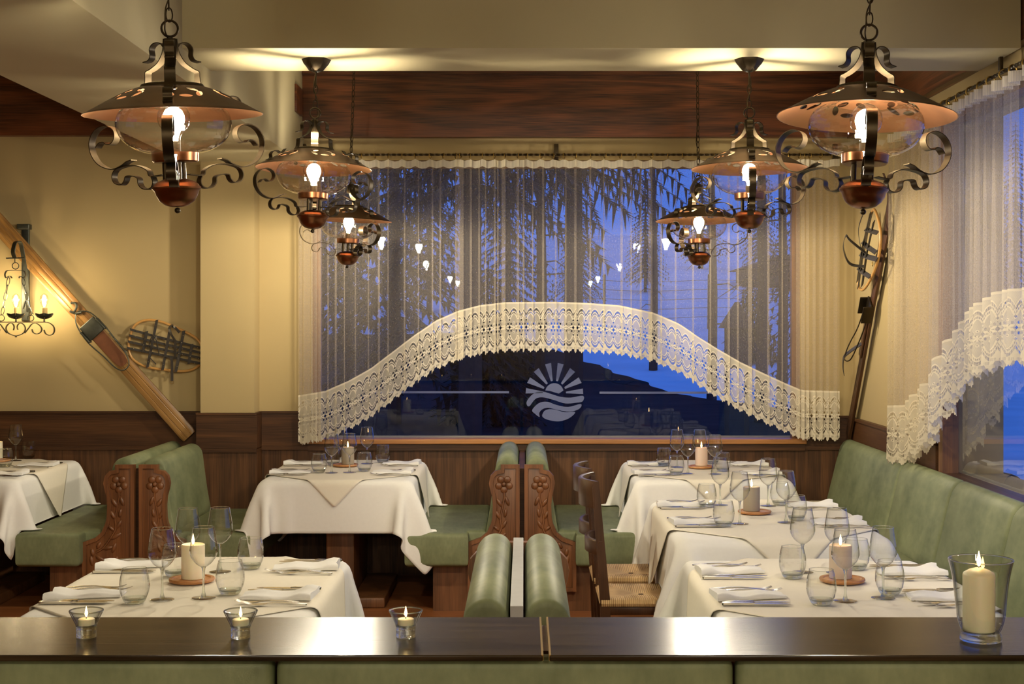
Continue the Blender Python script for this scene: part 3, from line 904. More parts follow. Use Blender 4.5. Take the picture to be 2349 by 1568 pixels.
# ------------------------------------------------------------------ draped cloths
def drape(w, l, hx, hy, zt, rot=0.0, flare=0.0, step=.030, seed=0, steps=150, off=(0, 0)):
    nu, nv = int(w / step) + 1, int(l / step) + 1
    u = np.linspace(-w / 2, w / 2, nu); v = np.linspace(-l / 2, l / 2, nv)
    U, V = np.meshgrid(u, v, indexing='ij')
    c, s_ = math.cos(rot), math.sin(rot)
    p = np.stack([U * c - V * s_ + off[0], U * s_ + V * c + off[1], np.full_like(U, zt)], -1)
    rs = np.random.RandomState(seed)
    pin = (np.abs(p[..., 0]) < hx - .004) & (np.abs(p[..., 1]) < hy - .004)
    wgt = np.where(pin, 0.0, 1.0)[..., None]
    p[..., 2] += np.where(pin, 0, rs.uniform(-.002, .002, pin.shape))
    q = p.copy(); du, dv = u[1] - u[0], v[1] - v[0]; dg = math.hypot(du, dv)
    cons = []
    def sl(i0, i1): return slice(i0, i1)
    for a in (0, 1):
        cons.append(((slice(a, nu - 1, 2), slice(None)), (slice(a + 1, nu, 2), slice(None)), du, 1.0))
        cons.append(((slice(None), slice(a, nv - 1, 2)), (slice(None), slice(a + 1, nv, 2)), dv, 1.0))
        cons.append(((slice(a, nu - 1, 2), slice(0, nv - 1)), (slice(a + 1, nu, 2), slice(1, nv)), dg, .22))
        cons.append(((slice(a, nu - 1, 2), slice(1, nv)), (slice(a + 1, nu, 2), slice(0, nv - 1)), dg, .22))
    for a in range(4):
        cons.append(((slice(a, nu - 2, 4), slice(None)), (slice(a + 2, nu, 4), slice(None)), 2 * du, .10))
        cons.append(((slice(None), slice(a, nv - 2, 4)), (slice(None), slice(a + 2, nv, 4)), 2 * dv, .10))
    dt = .014
    for it in range(steps):
        vel = (p - q) * .965
        q = p.copy()
        p = p + (vel + np.array([0, 0, -9.8 * dt * dt])) * wgt
        for k in range(9):
            for A, B, L, st in cons:
                pa, pb = p[A], p[B]
                n = min(pa.shape[0], pb.shape[0]); m = min(pa.shape[1], pb.shape[1])
                pa, pb = pa[:n, :m], pb[:n, :m]; wa, wb_ = wgt[A][:n, :m], wgt[B][:n, :m]
                d = pb - pa; ln = np.linalg.norm(d, axis=-1, keepdims=True) + 1e-9
                tot = wa + wb_; k_ = np.where(tot > 0, st * (ln - L) / ln / np.maximum(tot, 1e-9), 0) * d
                pa += k_ * wa; pb -= k_ * wb_
            depth = np.maximum(zt - p[..., 2], 0)
            ex, ey = hx + .003 + flare * depth, hy + .003 + flare * depth
            dx, dy = ex - np.abs(p[..., 0]), ey - np.abs(p[..., 1])
            ins = (dx > 0) & (dy > 0) & (p[..., 2] < zt) & (~pin)
            up = ins & (depth < np.minimum(dx, dy)); sd = ins & ~up
            p[..., 2] = np.where(up, zt, p[..., 2])
            mx = sd & (dx <= dy); my = sd & (dx > dy)
            p[..., 0] = np.where(mx, np.sign(p[..., 0]) * ex, p[..., 0])
            p[..., 1] = np.where(my, np.sign(p[..., 1]) * ey, p[..., 1])
    return p


RESTS = [(-.661, -.02, 7.88, 9.07, SEATZ), (-2.16, -1.514, 7.84, 8.89, SEATZ), (-2.82, -2.17, 7.88, 9.07, SEATZ), (-.03, .64, 7.88, 9.07, SEATZ), (1.46, 2.1, 4.1, 9.07, SEATZ), (-.67, -.03, 3.9, 5.2, SEATZ), (.32, .70, 5.93, 6.31, .462), (.31, .70, 6.44, 6.82, .462)]
def settle(p, cx, cy, fx, fy):
    """cloth that reaches a seat lies on it; nothing goes into the back wall"""
    X_, Y_ = cx + fx * p[..., 0], cy + fy * p[..., 1]
    for x0, x1, y0, y1, z in RESTS:
        m_ = (X_ > x0 - .01) & (X_ < x1) & (Y_ > y0 - .01) & (Y_ < y1) & (p[..., 2] < z + .006)
        p[..., 2] = np.where(m_, z + .006 + (z - p[..., 2]) * .03, p[..., 2])
    p[..., 1] = np.where(Y_ > 9.045, (9.045 - cy) * fy, p[..., 1])


def cloth_obj(name, p, mat, loc, label, cat, group, fx=1, fy=1, thick=.0016):
    pts = [[(fx * a[0], fy * a[1], a[2]) for a in row] for row in p.tolist()]
    o = MB().grid(pts).build(name, M[mat], None, 0, weld=False)
    for pl_ in o.data.polygons: pl_.use_smooth = True
    o.location = loc
    md = o.modifiers.new('sub', 'SUBSURF'); md.levels = 1; md.render_levels = 1
    md = o.modifiers.new('thick', 'SOLIDIFY'); md.thickness = thick; md.offset = 0
    return tag(o, label, cat, group)


TZ = .742
tables = {
    'T1': dict(cx=-3.26, cy=8.48, hx=.43, hy=.57, ph='table cut off by the left picture edge', sides={1: 'carved-bench side'}),
    'T2': dict(cx=-1.05, cy=8.43, hx=.43, hy=.57, ph='table under left curtain end', sides={-1: 'ski side', 1: 'divider side'}),
    'T3': dict(cx=-1.09, cy=4.72, hx=.44, hy=.595, ph='table behind the tealights', sides={-1: 'outer side', 1: 'divider side'}),
    'T4': dict(cx=1.06, cy=8.43, hx=.44, hy=.56, ph='right-row table by the window', sides={-1: 'divider side', 1: 'wall-bench side'}),
    'T5': dict(cx=1.06, cy=6.38, hx=.44, hy=.64, ph='middle right-row table', sides={-1: 'straw-chair side', 1: 'wall-bench side'}),
    'T6': dict(cx=1.03, cy=4.68, hx=.44, hy=.595, ph='table behind the candle vase', sides={-1: 'aisle side', 1: 'wall-bench side'}),
}
simA = drape(1.53, 1.69, .43, .575, TZ, 0, .06, seed=1)
simB = drape(1.50, 1.84, .44, .60, TZ, 0, .06, seed=5, off=(.02, -.02))
simT = drape(1.03, 1.03, .436, .58, TZ + .005, R(45), .16, step=.026, seed=2)
simU = drape(1.10, 1.10, .446, .606, TZ + .005, R(43), .16, step=.026, seed=4)
for k, T in tables.items():
    t = thing('dining_table', 'wooden pedestal table under white cloth: ' + T['ph'], 'table', (T['cx'], T['cy'], 0), 0, 'restaurant tables')
    hx, hy = T['hx'], T['hy']
    MB().rbox(-hx + .035, hx - .035, -hy + .035, hy - .035, TZ - .045, TZ - .008, .008).build('tabletop', M['wood_plinth'], t)
    MB().rbox(-.08, .08, -.34, .34, .06, TZ - .046, .006).build('pedestal', M['wood_plinth'], t)
    MB().rbox(-.26, .26, -.40, .40, 0, .06, .01).build('foot', M['wood_plinth'], t)
    A, U_ = (simA, simT) if k in ('T1', 'T2', 'T4') else (simB, simU)
    bx, by = (.43, .575) if A is simA else (.44, .60)
    fx = -1 if k in ('T2', 'T5') else 1; fy = -1 if k in ('T4', 'T6') else 1
    pA = A.copy(); pU = U_.copy()
    for p_ in (pA, pU):       # fit the slightly different table lengths
        p_[..., 0] = np.where(np.abs(p_[..., 0]) > bx * .5, p_[..., 0] + np.sign(p_[..., 0]) * (hx - bx), p_[..., 0] * (bx * .5 + hx - bx) / (bx * .5))
        p_[..., 1] = np.where(np.abs(p_[..., 1]) > by * .5, p_[..., 1] + np.sign(p_[..., 1]) * (hy - by), p_[..., 1] * (by * .5 + hy - by) / (by * .5))
    settle(pA, T['cx'], T['cy'], fx, fy); settle(pU, T['cx'], T['cy'], fx, fy)
    cloth_obj('tablecloth', pA, 'cloth', (T['cx'], T['cy'], 0), 'white tablecloth with hanging pointed corners on the ' + T['ph'], 'tablecloth', 'white tablecloths', fx, fy)
    cloth_obj('table_topper', pU, 'topper', (T['cx'], T['cy'], 0), 'square cream overcloth laid cornerwise on the ' + T['ph'], 'tablecloth', 'cream overcloths', fx, fy)
ZT = TZ + .0075                                   # what stands on the tables


def on_table(px, py):
    d = (HC - ZT) * F / (py - VY)
    return Vector(((px - VX) * d / F, d, ZT))


# ------------------------------------------------------------------ tableware
def make_wine():
    t = thing('wine_glass', '', 'wine glass')
    b = smooth_path([(.0035, 0, .098), (.012, 0, .101), (.026, 0, .112), (.039, 0, .130), (.0435, 0, .145), (.0425, 0, .165), (.038, 0, .195), (.033, 0, .225)], 3)
    MB().lathe([(p.x, p.z) for p in b], 28).build('bowl', M['glass'], t, 0)
    MB().torus((0, 0, .225), .033, .0008, 'Z', 28, 5).build('rim', M['glass_solid'], t, 60)
    MB().lathe([(0, .099), (.009, .1005), (.0055, .094), (.0038, .080), (.0034, .05), (.0042, .022), (.0075, .010), (.0078, .0055), (0, .0055)], 14).build('stem', M['glass_solid'], t, 60)
    MB().lathe([(0, .0052), (.009, .0050), (.036, .0022), (.038, .0012), (.036, .0002), (0, .0002)], 28).build('foot', M['glass'], t, 50)
    return t
def make_tumbler():
    t = thing('water_tumbler', '', 'tumbler')
    b = smooth_path([(.030, 0, .0125), (.0385, 0, .019), (.0445, 0, .036), (.0462, 0, .055), (.0440, 0, .080), (.0375, 0, .108)], 3)
    MB().lathe([(p.x, p.z) for p in b], 28).build('wall', M['glass'], t, 0)
    MB().torus((0, 0, .108), .0375, .0008, 'Z', 28, 5).build('rim', M['glass_solid'], t, 60)
    MB().lathe([(0, .013), (.020, .0125), (.030, .0128), (.0375, .0175), (.0375, .0165), (.034, .008), (.029, .0012), (.026, .0002), (0, .0012)], 28).build('base', M['glass_solid'], t, 60)
    return t
def strip(secs, nm, mat, par):
    """sections (x, half width, z, half thickness)"""
    rings = [[(x, w, z + h), (x, -w, z + h), (x, -w, z - h), (x, w, z - h)] for x, w, z, h in secs]
    return MB().loft(rings).build(nm, M[mat], par, 35)
def make_fork():
    t = thing('fork', '', 'fork')
    strip([(0, .0055, .0035, .0015), (.004, .0085, .0035, .0016), (.025, .0072, .005, .0017), (.055, .0040, .0075, .0018), (.095, .0026, .0085, .0018), (.120, .0035, .0065, .0016), (.132, .0095, .0045, .0013), (.148, .0120, .0035, .0012), (.152, .0122, .0036, .0012)], 'handle', 'steel', t)
    for y in (-.0105, -.0035, .0035, .0105):
        b = MB().loft([[(x, y + w, z + .0008), (x, y - w, z + .0008), (x, y - w, z - .0008), (x, y + w, z - .0008)] for x, w, z in ((.151, .0019, .0037), (.168, .0017, .0040), (.185, .0014, .0075), (.198, .0007, .012))])
        b.build('tine', M['steel'], t, 35)
    return t
def make_knife():
    t = thing('knife', '', 'knife')
    strip([(0, .006, .0045, .003), (.004, .0095, .0048, .0036), (.030, .0080, .005, .0038), (.070, .0060, .005, .0034), (.088, .0075, .005, .0040), (.094, .0052, .005, .0035), (.100, .0068, .005, .0028)], 'handle', 'steel', t)
    strip([(.100, .0062, .005, .0012), (.115, .0088, .005, .0010), (.160, .0098, .005, .0009), (.195, .0085, .005, .0008), (.212, .0030, .005, .0007)], 'blade', 'steel', t)
    return t
def napkin_mesh(seed):
    r_ = random.Random(seed); secs = []
    for i in range(13):
        k = i / 12; x = .225 * k
        w = .072 - .028 * k; sh = .018 * k
        zt = .010 + .009 * math.exp(-((k - .12) / .16) ** 2) + .003 * math.sin(9 * k + seed)
        sk = []
        for y, z in ((-1, .15), (-1.03, .5), (-.96, 1.15), (-.8, 1.35), (-.5, 1.0), (0, .85), (.5, .95), (.9, 1.0), (1.0, .55), (.98, .1), (.5, 0), (-.5, 0)):
            sk.append((x + .006 * math.sin(y * 3 + seed) * (1 - k), sh + y * w, max(.0005, z * zt + (.0012 * r_.uniform(-1, 1) if z > .3 else 0))))
        secs.append(sk)
    return secs
wine, tumb, fork, knife = make_wine(), make_tumbler(), make_fork(), make_knife()
nap = [tag(MB().loft(napkin_mesh(sd)).build('napkin', M['napkin'], None, 70), '', 'napkin') for sd in (1, 2)]
G = lambda s_: s_ + ' on the laid tables'

# glass foot positions in the photograph, row 0 = window side, side -1 = left
GL = {
    'T1': dict(w=[(36, 1056, 0, 1)], t=[(66, 1050, 0, 1), (12, 1070, 1, 1)]),
    'T2': dict(w=[(761, 1084, 1, -1), (802, 1083, 1, 1), (782, 1063, 0, -1), (842, 1063, 0, 1)], t=[(732, 1083, 1, -1), (836, 1080, 1, 1), (764, 1066, 0, -1), (878, 1060, 0, 1)]),
    'T3': dict(w=[(372, 1375, 1, -1), (467, 1371, 1, 1), (431, 1313, 0, -1), (505, 1311, 0, 1)], t=[(308.5, 1382, 1, -1), (528, 1362, 1, 1), (402, 1320, 0, -1), (575, 1303, 0, 1)]),
    'T4': dict(w=[(1553, 1071, 0, -1), (1578, 1086, 1, -1), (1605, 1071, 0, 1), (1640, 1087, 1, 1)], t=[(1523, 1068, 0, -1), (1551, 1088, 1, -1), (1634, 1063, 0, 1), (1658, 1080, 1, 1)]),
    'T5': dict(w=[(1652, 1158, 0, -1), (1697, 1201, 1, -1), (1762, 1160, 0, 1), (1803, 1198, 1, 1)], t=[(1621, 1162, 0, -1), (1660, 1206, 1, -1), (1789, 1157, 0, 1), (1827, 1192, 1, 1)]),
    'T6': dict(w=[(1841, 1312, 0, -1), (1939, 1378, 1, -1), (1920, 1313, 0, 1), (2026, 1371, 1, 1)], t=[(1818, 1325, 0, -1), (1884, 1385, 1, -1), (1965, 1305, 0, 1), (2041, 1362, 1, 1)]),
}
ROWS = {'T1': (8.62, 8.12), 'T2': (8.70, 8.19), 'T3': (5.06, 4.52), 'T4': (8.66, 8.16), 'T5': (6.74, 6.16), 'T6': (4.95, 4.50)}
ROWN = ('window-side', 'counter-side')
def place_of(k, row, side): return '%s %s place, %s' % (ROWN[row], tables[k]['sides'][side], tables[k]['ph'])
rp = random.Random(21)
for k, gl in GL.items():
    T = tables[k]
    for px, py, row, sd in gl['w']: dup(wine, 'stemmed wine glass, ' + place_of(k, row, sd), on_table(px, py), rp.uniform(0, 6), G('wine glasses'))
    for px, py, row, sd in gl['t']: dup(tumb, 'round tumbler, ' + place_of(k, row, sd), on_table(px, py), rp.uniform(0, 6), G('water tumblers'))
    for sd in T['sides']:
        for row in (0, 1):
            y = ROWS[k][row]; pl_ = place_of(k, row, sd)
            xe = T['cx'] + sd * (T['hx'] - .02); rz = 0 if sd < 0 else math.pi
            m_ = -sd                                  # +1 for left places: forks lie towards the window
            c = nap[(row + (sd > 0)) % 2].copy(); COL.objects.link(c)
            c.location = (xe + m_ * rp.uniform(-.01, .012), y + rp.uniform(-.006, .006), ZT + .0002); c.rotation_euler = (0, 0, rz + R(rp.uniform(-4, 4))); tag(c, 'folded white napkin, ' + pl_, 'napkin', G('folded napkins'))
            if sd > 0: c.scale = (1, 1, 1)
            for j, (nm, pr, dy) in enumerate((('inner steel fork', fork, .105), ('outer steel fork', fork, .137), ('inner steel knife', knife, -.092), ('outer steel knife', knife, -.117))):
                dx = (.035, .0, .012, .0)[j] + rp.uniform(-.006, .006)
                dup(pr, nm + ', ' + pl_, (xe + m_ * dx, y + m_ * dy + rp.uniform(-.003, .003), ZT + .0004), rz + R(rp.uniform(-2.5, 2.5)), G('forks' if pr is fork else 'knives'))
for q in (wine, tumb, fork, knife):
    for o in [c for c in bpy.data.objects if c.parent == q]: bpy.data.objects.remove(o)
    bpy.data.objects.remove(q)
for q in nap: bpy.data.objects.remove(q)


def flame(par, z, k=1.0):
    MB().lathe([(0, 0), (.0028 * k, .003 * k), (.0052 * k, .010 * k), (.0050 * k, .017 * k), (.0030 * k, .027 * k), (.0010 * k, .036 * k), (0, .040 * k)], 12, (0, 0, z + .004)).build('flame', M['flame'], par, 60)
    MB().tube([(0, 0, z - .004), (0, 0, z + .008 * k)], .0008, 6).build('wick', M['wick'], par)
CAND = {'T1': ((-8, 1055), (-4, 1058), 'wax_ivory', .108, .037, 'white'), 'T2': ((798, 1068), (793, 1069), 'wax_grey', .104, .038, 'grey'), 'T3': ((443, 1333), (440, 1334), 'wax_ivory', .116, .039, 'ivory'),
        'T4': ((1609, 1071), (1607, 1073), 'wax_pink', .108, .037, 'pale pink'), 'T5': ((1724, 1176), (1731, 1177), 'wax_grey', .110, .038, 'grey'), 'T6': ((1928, 1332), (1932, 1334), 'wax_taupe', .112, .038, 'taupe')}
for k, (c1, c2, mt, h, r0, colr_) in CAND.items():
    p = on_table(*c2); ph = tables[k]['ph']
    tag(MB().lathe([(0, .0005), (.062, .0005), (.074, .004), (.0765, .010), (.0745, .0145), (.064, .0145), (.060, .0105), (0, .0105)], 40, p).build('wooden_coaster', M['wood_coaster']), 'round wooden coaster under the candle, ' + ph, 'coaster', 'wooden candle coasters')
    p1 = on_table(*c1)
    t = thing('pillar_candle', 'lit %s pillar candle on wooden coaster, %s' % (colr_, ph), 'candle', (p1.x, p1.y, ZT + .0107), 0, 'pillar candles on the tables')
    MB().lathe([(0, 0), (r0 - .002, 0), (r0, .002), (r0, h - .002), (r0 - .003, h), (r0 * .8, h - .003), (r0 * .3, h - .006), (0, h - .007)], 32).build('wax', M[mt], t, 40)
    flame(t, h - .006, .95)

# three glass tealight holders and the tall vase on the counter
def on_counter(px, py):
    d = (HC - CZ) * F / (py - VY)
    return Vector(((px - VX) * d / F, d, CZ + .0006))
for px, py, lab in ((198, 1461, 'flared glass tealight holder on the counter, nearest the left end'), (552, 1462, 'flared glass tealight holder on the counter, middle of the three'), (931, 1461, 'flared glass tealight holder on the counter, nearest the board joint')):
    p = on_counter(px, py)
    t = thing('tealight_holder', lab, 'tealight holder', p, 0, 'glass tealight holders on the counter')
    MB().lathe([(.0205, .0225), (.0215, .027), (.0265, .037), (.0345, .0535), (.0335, .055), (.0315, .0535), (.0235, .038), (.0185, .027), (.0180, .0235)], 32).build('glass_cup', M['vase_glass'], t, 50)
    MB().torus((0, 0, .0542), .0333, .0015, 'Z', 32, 6).build('rim', M['glass_solid'], t, 60)
    MB().lathe([(0, .0), (.019, .0), (.0200, .001), (.0192, .010), (.0198, .020), (.0215, .023), (.0200, .0245), (0, .0245)], 32).build('glass_foot', M['glass_solid'], t, 50)
    MB().lathe([(0, .0255), (.0165, .0255), (.0165, .037), (.0150, .038), (0, .0375)], 24).build('tealight_candle', M['wax_ivory'], t, 50)
    flame(t, .037, .55)
p = on_counter(2250, 1469)
t = thing('hurricane_vase', 'tall flared glass vase on the counter holding an ivory candle', 'candle vase', p)
vp = smooth_path([(.037, 0, .0195), (.0405, 0, .026), (.0455, 0, .042), (.0490, 0, .065), (.0530, 0, .105), (.0575, 0, .135), (.0640, 0, .163)], 3)
MB().lathe([(q.x, q.z) for q in vp] + [(q.x - .0028, q.z + .0003) for q in vp[::-1]], 48, closed=False).build('vase_body', M['vase_glass'], t, 60)
MB().torus((0, 0, .1635), .0627, .0016, 'Z', 48, 6).build('rim', M['glass_solid'], t, 60)
MB().lathe([(0, 0), (.038, 0), (.0410, .002), (.0415, .008), (.0400, .0135), (.0385, .017), (.0385, .0195), (0, .0185)], 40).build('vase_base', M['glass_solid'], t, 60)
t = thing('pillar_candle', 'lit ivory pillar candle with domed top inside the tall glass vase', 'candle', (p.x - .004, p.y, CZ + .0205))
MB().lathe([(0, 0), (.0300, 0), (.0315, .0015), (.0318, .112), (.0300, .1165), (.0200, .1225), (.008, .1265), (0, .1265)], 40).build('wax', M['wax_ivory'], t, 40)
flame(t, .125, .8)

# ------------------------------------------------------------------ straw-seat chairs
def make_chair(label, X0, Y0):
    t = thing('ladder_back_chair', label, 'chair', (X0, Y0, 0), 0, 'dark wooden chairs with woven straw seats')
    for y in (-.165, .165):
        b = MB()
        for k, (x0, z0, w0), (x1, z1, w1) in ((0, (-.150, 0, .019), (-.165, .46, .021)), (1, (-.165, .46, .021), (-.205, .945, .015))):
            b.loft([[(x0 + w0, y + .017, z0), (x0 - w0, y + .017, z0), (x0 - w0, y - .017, z0), (x0 + w0, y - .017, z0)], [(x1 + w1, y + .015, z1), (x1 - w1, y + .015, z1), (x1 - w1, y - .015, z1), (x1 + w1, y - .015, z1)]])
        b.build('back_post', M['wood_chair'], t, 30)
        MB().loft([[(.155 + w, y + w, z), (.155 - w, y + w, z), (.155 - w, y - w, z), (.155 + w, y - w, z)] for z, w in ((0, .016), (.44, .020), (.472, .018))]).build('front_leg', M['wood_chair'], t, 30)
        MB().tube([(-.15, y, .20), (.155, y, .20)], .010, 8).build('stretcher', M['wood_chair'], t)
        MB().rbox(-.155, .15, y - .012, y + .012, .395, .43, .004).build('seat_rail', M['wood_chair'], t)
    for x in (-.15, .155): MB().rbox(x - .012, x + .012, -.16, .16, .395, .43, .004).build('seat_rail', M['wood_chair'], t)
    MB().tube([(.155, -.165, .26), (.155, .165, .26)], .010, 8).build('stretcher', M['wood_chair'], t)
    for z0, z1, xo, bow in ((.842, .957, -.199, .060), (.645, .705, -.182, .050)):
        rings = []
        for i in range(15):
            q = i / 14 * 2 - 1; y = .182 * q; x = xo - bow * (1 - q * q)
            rings.append([(x + .010, y, z0 + .003), (x - .010, y, z0), (x - .012, y, z1 - .006), (x - .008, y, z1), (x + .006, y, z1), (x + .010, y, z1 - .004)])
        MB().loft(rings).build('back_slat', M['wood_chair'], t, 50)
    # woven seat: four facets meeting in the middle, the cord wraps over each rail
    v, f, uv = [], [], []
    hs, rim = .182, .020
    for k in range(4):
        a = R(90 * k); ca, sa = math.cos(a), math.sin(a)
        def put(r, q, z): return (r * ca - q * sa, r * sa + q * ca, z)
        prof = [(hs * .94, .428), (hs, .432), (hs + .006, .444), (hs, .458), (hs * .94, .463), (hs * .5, .458), (hs * .06, .449)]
        b0 = len(v); nq = 17
        for i in range(nq):
            q = (i / (nq - 1) * 2 - 1)
            for r, z in prof:
                v.append(put(r, q * min(r, hs), z)); uv.append((q * min(r, hs), r))
        n = len(prof)
        f += [(b0 + i * n + j, b0 + (i + 1) * n + j, b0 + (i + 1) * n + j + 1, b0 + i * n + j + 1) for i in range(nq - 1) for j in range(n - 1)]
    b = MB(); b.v, b.f, b.uv = v, f, uv
    b.build('rush_seat', M['rush'], t, 40)
    return t
c1 = make_chair('dark ladder-back chair with woven straw seat, nearer the counter, at the middle right table', .505, 6.12)
dup(c1, 'dark ladder-back chair with woven straw seat, nearer the window, at the middle right table', (.500, 6.63, 0), 0)

# ------------------------------------------------------------------ wrought-iron wall light
SD = 8.86
sc = thing('wall_chandelier', 'wrought-iron wall light with candle bulbs hanging in front of the wooden ski', 'wall lamp', (0, 0, 0))
def Q(px, py, d=SD): return tuple(P(px, py, d))
b = MB()
p0, p1 = P(50, 520, 9.085), P(67, 735, 9.085)
b.rbox(p0.x, p1.x, 9.078, 9.098, p1.z, p0.z, .003); b.build('back_plate', M['iron_grey'], sc)
p0, p1 = P(42, 514, 9.06), P(70, 526, 9.06)
MB().rbox(p0.x, p1.x, 9.03, 9.09, p1.z, p0.z, .004).build('plate_cap', M['iron_grey'], sc)
arm = [P(66, 715, 9.07), P(63, 670, 9.03), P(58, 620, 8.98), P(52, 580, 8.95), P(47, 557, 8.93), P(42, 553, 8.90), P(35, 556, 8.87), P(31, 568, 8.855), P(30, 580, 8.85), P(34, 592, 8.85)]
MB().tube(smooth_path(arm, 4), 0, flat=(.036, .004, Vector((.85, -.53, 0)).normalized())).build('hook_arm', M['iron_grey'], sc, 50)
for a in ([P(66, 700, 9.07), P(60, 690, 9.06), P(56, 700, 9.02), P(53, 708, 9.0)], [P(67, 700, 9.08), P(70, 712, 9.07), P(76, 720, 9.05)]):
    MB().tube(smooth_path(a, 4), 0, flat=(.022, .004, (0, 1, 0))).build('forked_foot', M['iron_grey'], sc, 50)
MB().tube([Q(14, 592), Q(56, 591)], .004, 6).build('cross_pin', M['iron_grey'], sc)
MB().tube([Q(34, 592), Q(34, 602)], .003, 6).build('ring_stem', M['iron_grey'], sc)
MB().torus(Q(35.5, 609.5), .0205, .0028, 'Y', 22, 6).build('hanging_ring', M['iron_grey'], sc)
yoke = [(27, 638), (25, 634), (21, 633), (14, 637), (11.5, 632), (12, 626), (17, 620.5), (36, 619.5), (53, 620.5), (58, 626), (58.5, 633), (55, 637.5), (48, 634), (45, 634), (44, 638)]
MB().tube(smooth_path([Q(*q) for q in yoke], 4), 0, flat=(.020, .0035, (0, 1, 0))).build('yoke_scroll', M['iron_grey'], sc, 50)
def links(a, b_, n):
    a, b_ = Vector(a), Vector(b_); m = MB(); dirv = (b_ - a); L = dirv.length / n; u = dirv.normalized()
    for i in range(n):
        c = a + u * (L * (i + .5)); w = Vector((0, 1, 0)) if i % 2 else u.cross(Vector((0, 1, 0)))
        m.tube([c + u * (L * .62) * math.cos(2 * math.pi * k / 14) + w * .0095 * math.sin(2 * math.pi * k / 14) for k in range(14)], .0024, 6, True)
    return m
links(Q(20, 638), Q(5, 720), 5).build('chain', M['iron_grey'], sc)
links(Q(52, 638), Q(70, 722), 5).build('chain', M['iron_grey'], sc)
for x in (3, 70.5): MB().torus(Q(x, 729), .0195, .0026, 'Y', 20, 6).build('chain_ring', M['iron_grey'], sc)
MB().tube([Q(-30, 738.5), Q(104, 738.5)], 0, flat=(.020, .005, (0, 1, 0))).build('cross_bar', M['iron_grey'], sc, 0)
heart = [(41, 756), (39.5, 748), (45, 741), (53, 743), (58, 751), (56, 761), (48, 767), (36.5, 769.5), (25, 767), (17, 761), (14, 751), (19, 743), (27, 741), (32.5, 748), (31, 757)]
MB().tube(smooth_path([Q(*q) for q in heart], 4), 0, flat=(.018, .0035, (0, 1, 0))).build('heart_scroll', M['iron_grey'], sc, 50)
for s_ in (1, -1):
    m_ = lambda q: Q(36.5 + s_ * (q[0] - 36.5), q[1])
    MB().tube(smooth_path([m_(q) for q in ((57, 764), (66, 752), (73, 743), (82, 741), (91, 746), (96, 755), (92, 763), (83, 765.5), (76, 762), (73.5, 755))], 4), 0, flat=(.018, .0035, (0, 1, 0))).build('side_scroll', M['iron_grey'], sc, 50)
    MB().tube(smooth_path([m_(q) for q in ((98, 738.5), (112, 740), (122, 747), (125, 757), (121, 766), (112, 768.5), (104, 764), (101, 756))], 4), 0, flat=(.020, .0035, (0, 1, 0))).build('end_scroll', M['iron_grey'], sc, 50)
MB().ball(Q(36.5, 772), .008, .008, .004).build('bottom_knob', M['iron_grey'], sc)
for x, y0 in ((36.5, 0), (101.5, 1), (-28.5, 1)):
    c = P(x, 738, SD)
    MB().lathe([(0, -.002), (.006, -.002), (.0055, .018), (.012, .022), (.0, .022)], 10, c).build('cup_stem', M['iron_grey'], sc)
    cup = MB()
    for j in range(6):
        a = 2 * math.pi * j / 6 + .3; ca, sa = math.cos(a), math.sin(a); rings = []
        for r, z_ in ((.006, .020), (.028, .024), (.045, .034), (.054, .048)):
            w = .50 * r + .003
            rings.append([(c.x + r * ca - sa * w * q, c.y + r * sa + ca * w * q, c.z + z_ + .008 * q * q + e) for q, e in ((-1, 0), (0, -.002), (1, 0), (0, .0015))])
        cup.loft(rings)
    cup.build('drip_cup', M['iron_grey'], sc, 50)
    MB().lathe([(0, .024), (.019, .024), (.019, .088), (.016, .092), (.0, .091)], 18, c).build('candle_sleeve', M['sleeve'], sc, 50)
    MB().lathe([(.0, .178), (.010, .174), (.021, .162), (.026, .142), (.024, .124), (.017, .105), (.013, .090)], 18, c).build('candle_bulb', M['globe'], sc, 60)
    MB().lathe([(0, .166), (.008, .158), (.0140, .140), (.011, .118), (.005, .100), (0, .097)], 12, c).build('filament', M['bulb_small'], sc, 60)

# ------------------------------------------------------------------ skis and snowshoes
def ski(name, label, a, b_, nrm, width, thick, mat, tip=True):
    """a = lower end, b_ = upper end, nrm = direction away from the wall"""
    a, b_, nrm = Vector(a), Vector(b_), Vector(nrm).normalized()
    u = (b_ - a).normalized(); v = nrm.cross(u).normalized(); L = (b_ - a).length
    o = thing(name, label, 'ski')
    o.matrix_world = Matrix(((u.x, v.x, nrm.x, a.x), (u.y, v.y, nrm.y, a.y), (u.z, v.z, nrm.z, a.z), (0, 0, 0, 1)))
    w = width / 2; rings = []
    for x, k, lift in ((0, .82, 0), (.006, .9, 0), (.03, .95, 0), (L * .3, .88, 0), (L * .5, .86, 0), (L * .8, 1.0, 0), (L * .9, 1.02, .01), (L * .95, .9, .03), (L * .985, .5, .06), (L, .1, .075)):
        ww = w * k; t_ = thick * (1 if x < L * .8 else .6)
        sec = [(-1, 0), (1, 0), (1, .8), (.9, 1), (.42, 1), (.36, .82), (.28, 1), (-.28, 1), (-.36, .82), (-.42, 1), (-.9, 1), (-1, .8)]
        rings.append([(x, ww * p_, lift + t_ * q_) for p_, q_ in sec])
    MB().loft(rings).build('board', mat, o, 40)
    return o, L
a, b_ = P(436, 1000, 9.035), P(-75, 432, 9.035)
sk, L = ski('wooden_ski', 'long pale wooden ski leaning diagonally across the wall behind the iron wall light', a, b_, (0, -1, 0), .112, .020, M['wood_ski'])
def along(px): return (px - 436) / (-75 - 436) * L      # distance from the lower end for an x pixel on the ski
x0 = along(214)
MB().rbox(x0 - .055, x0 + .055, -.060, .060, .0205, .034, .006).build('toe_plate', M['iron_grey'], sk)
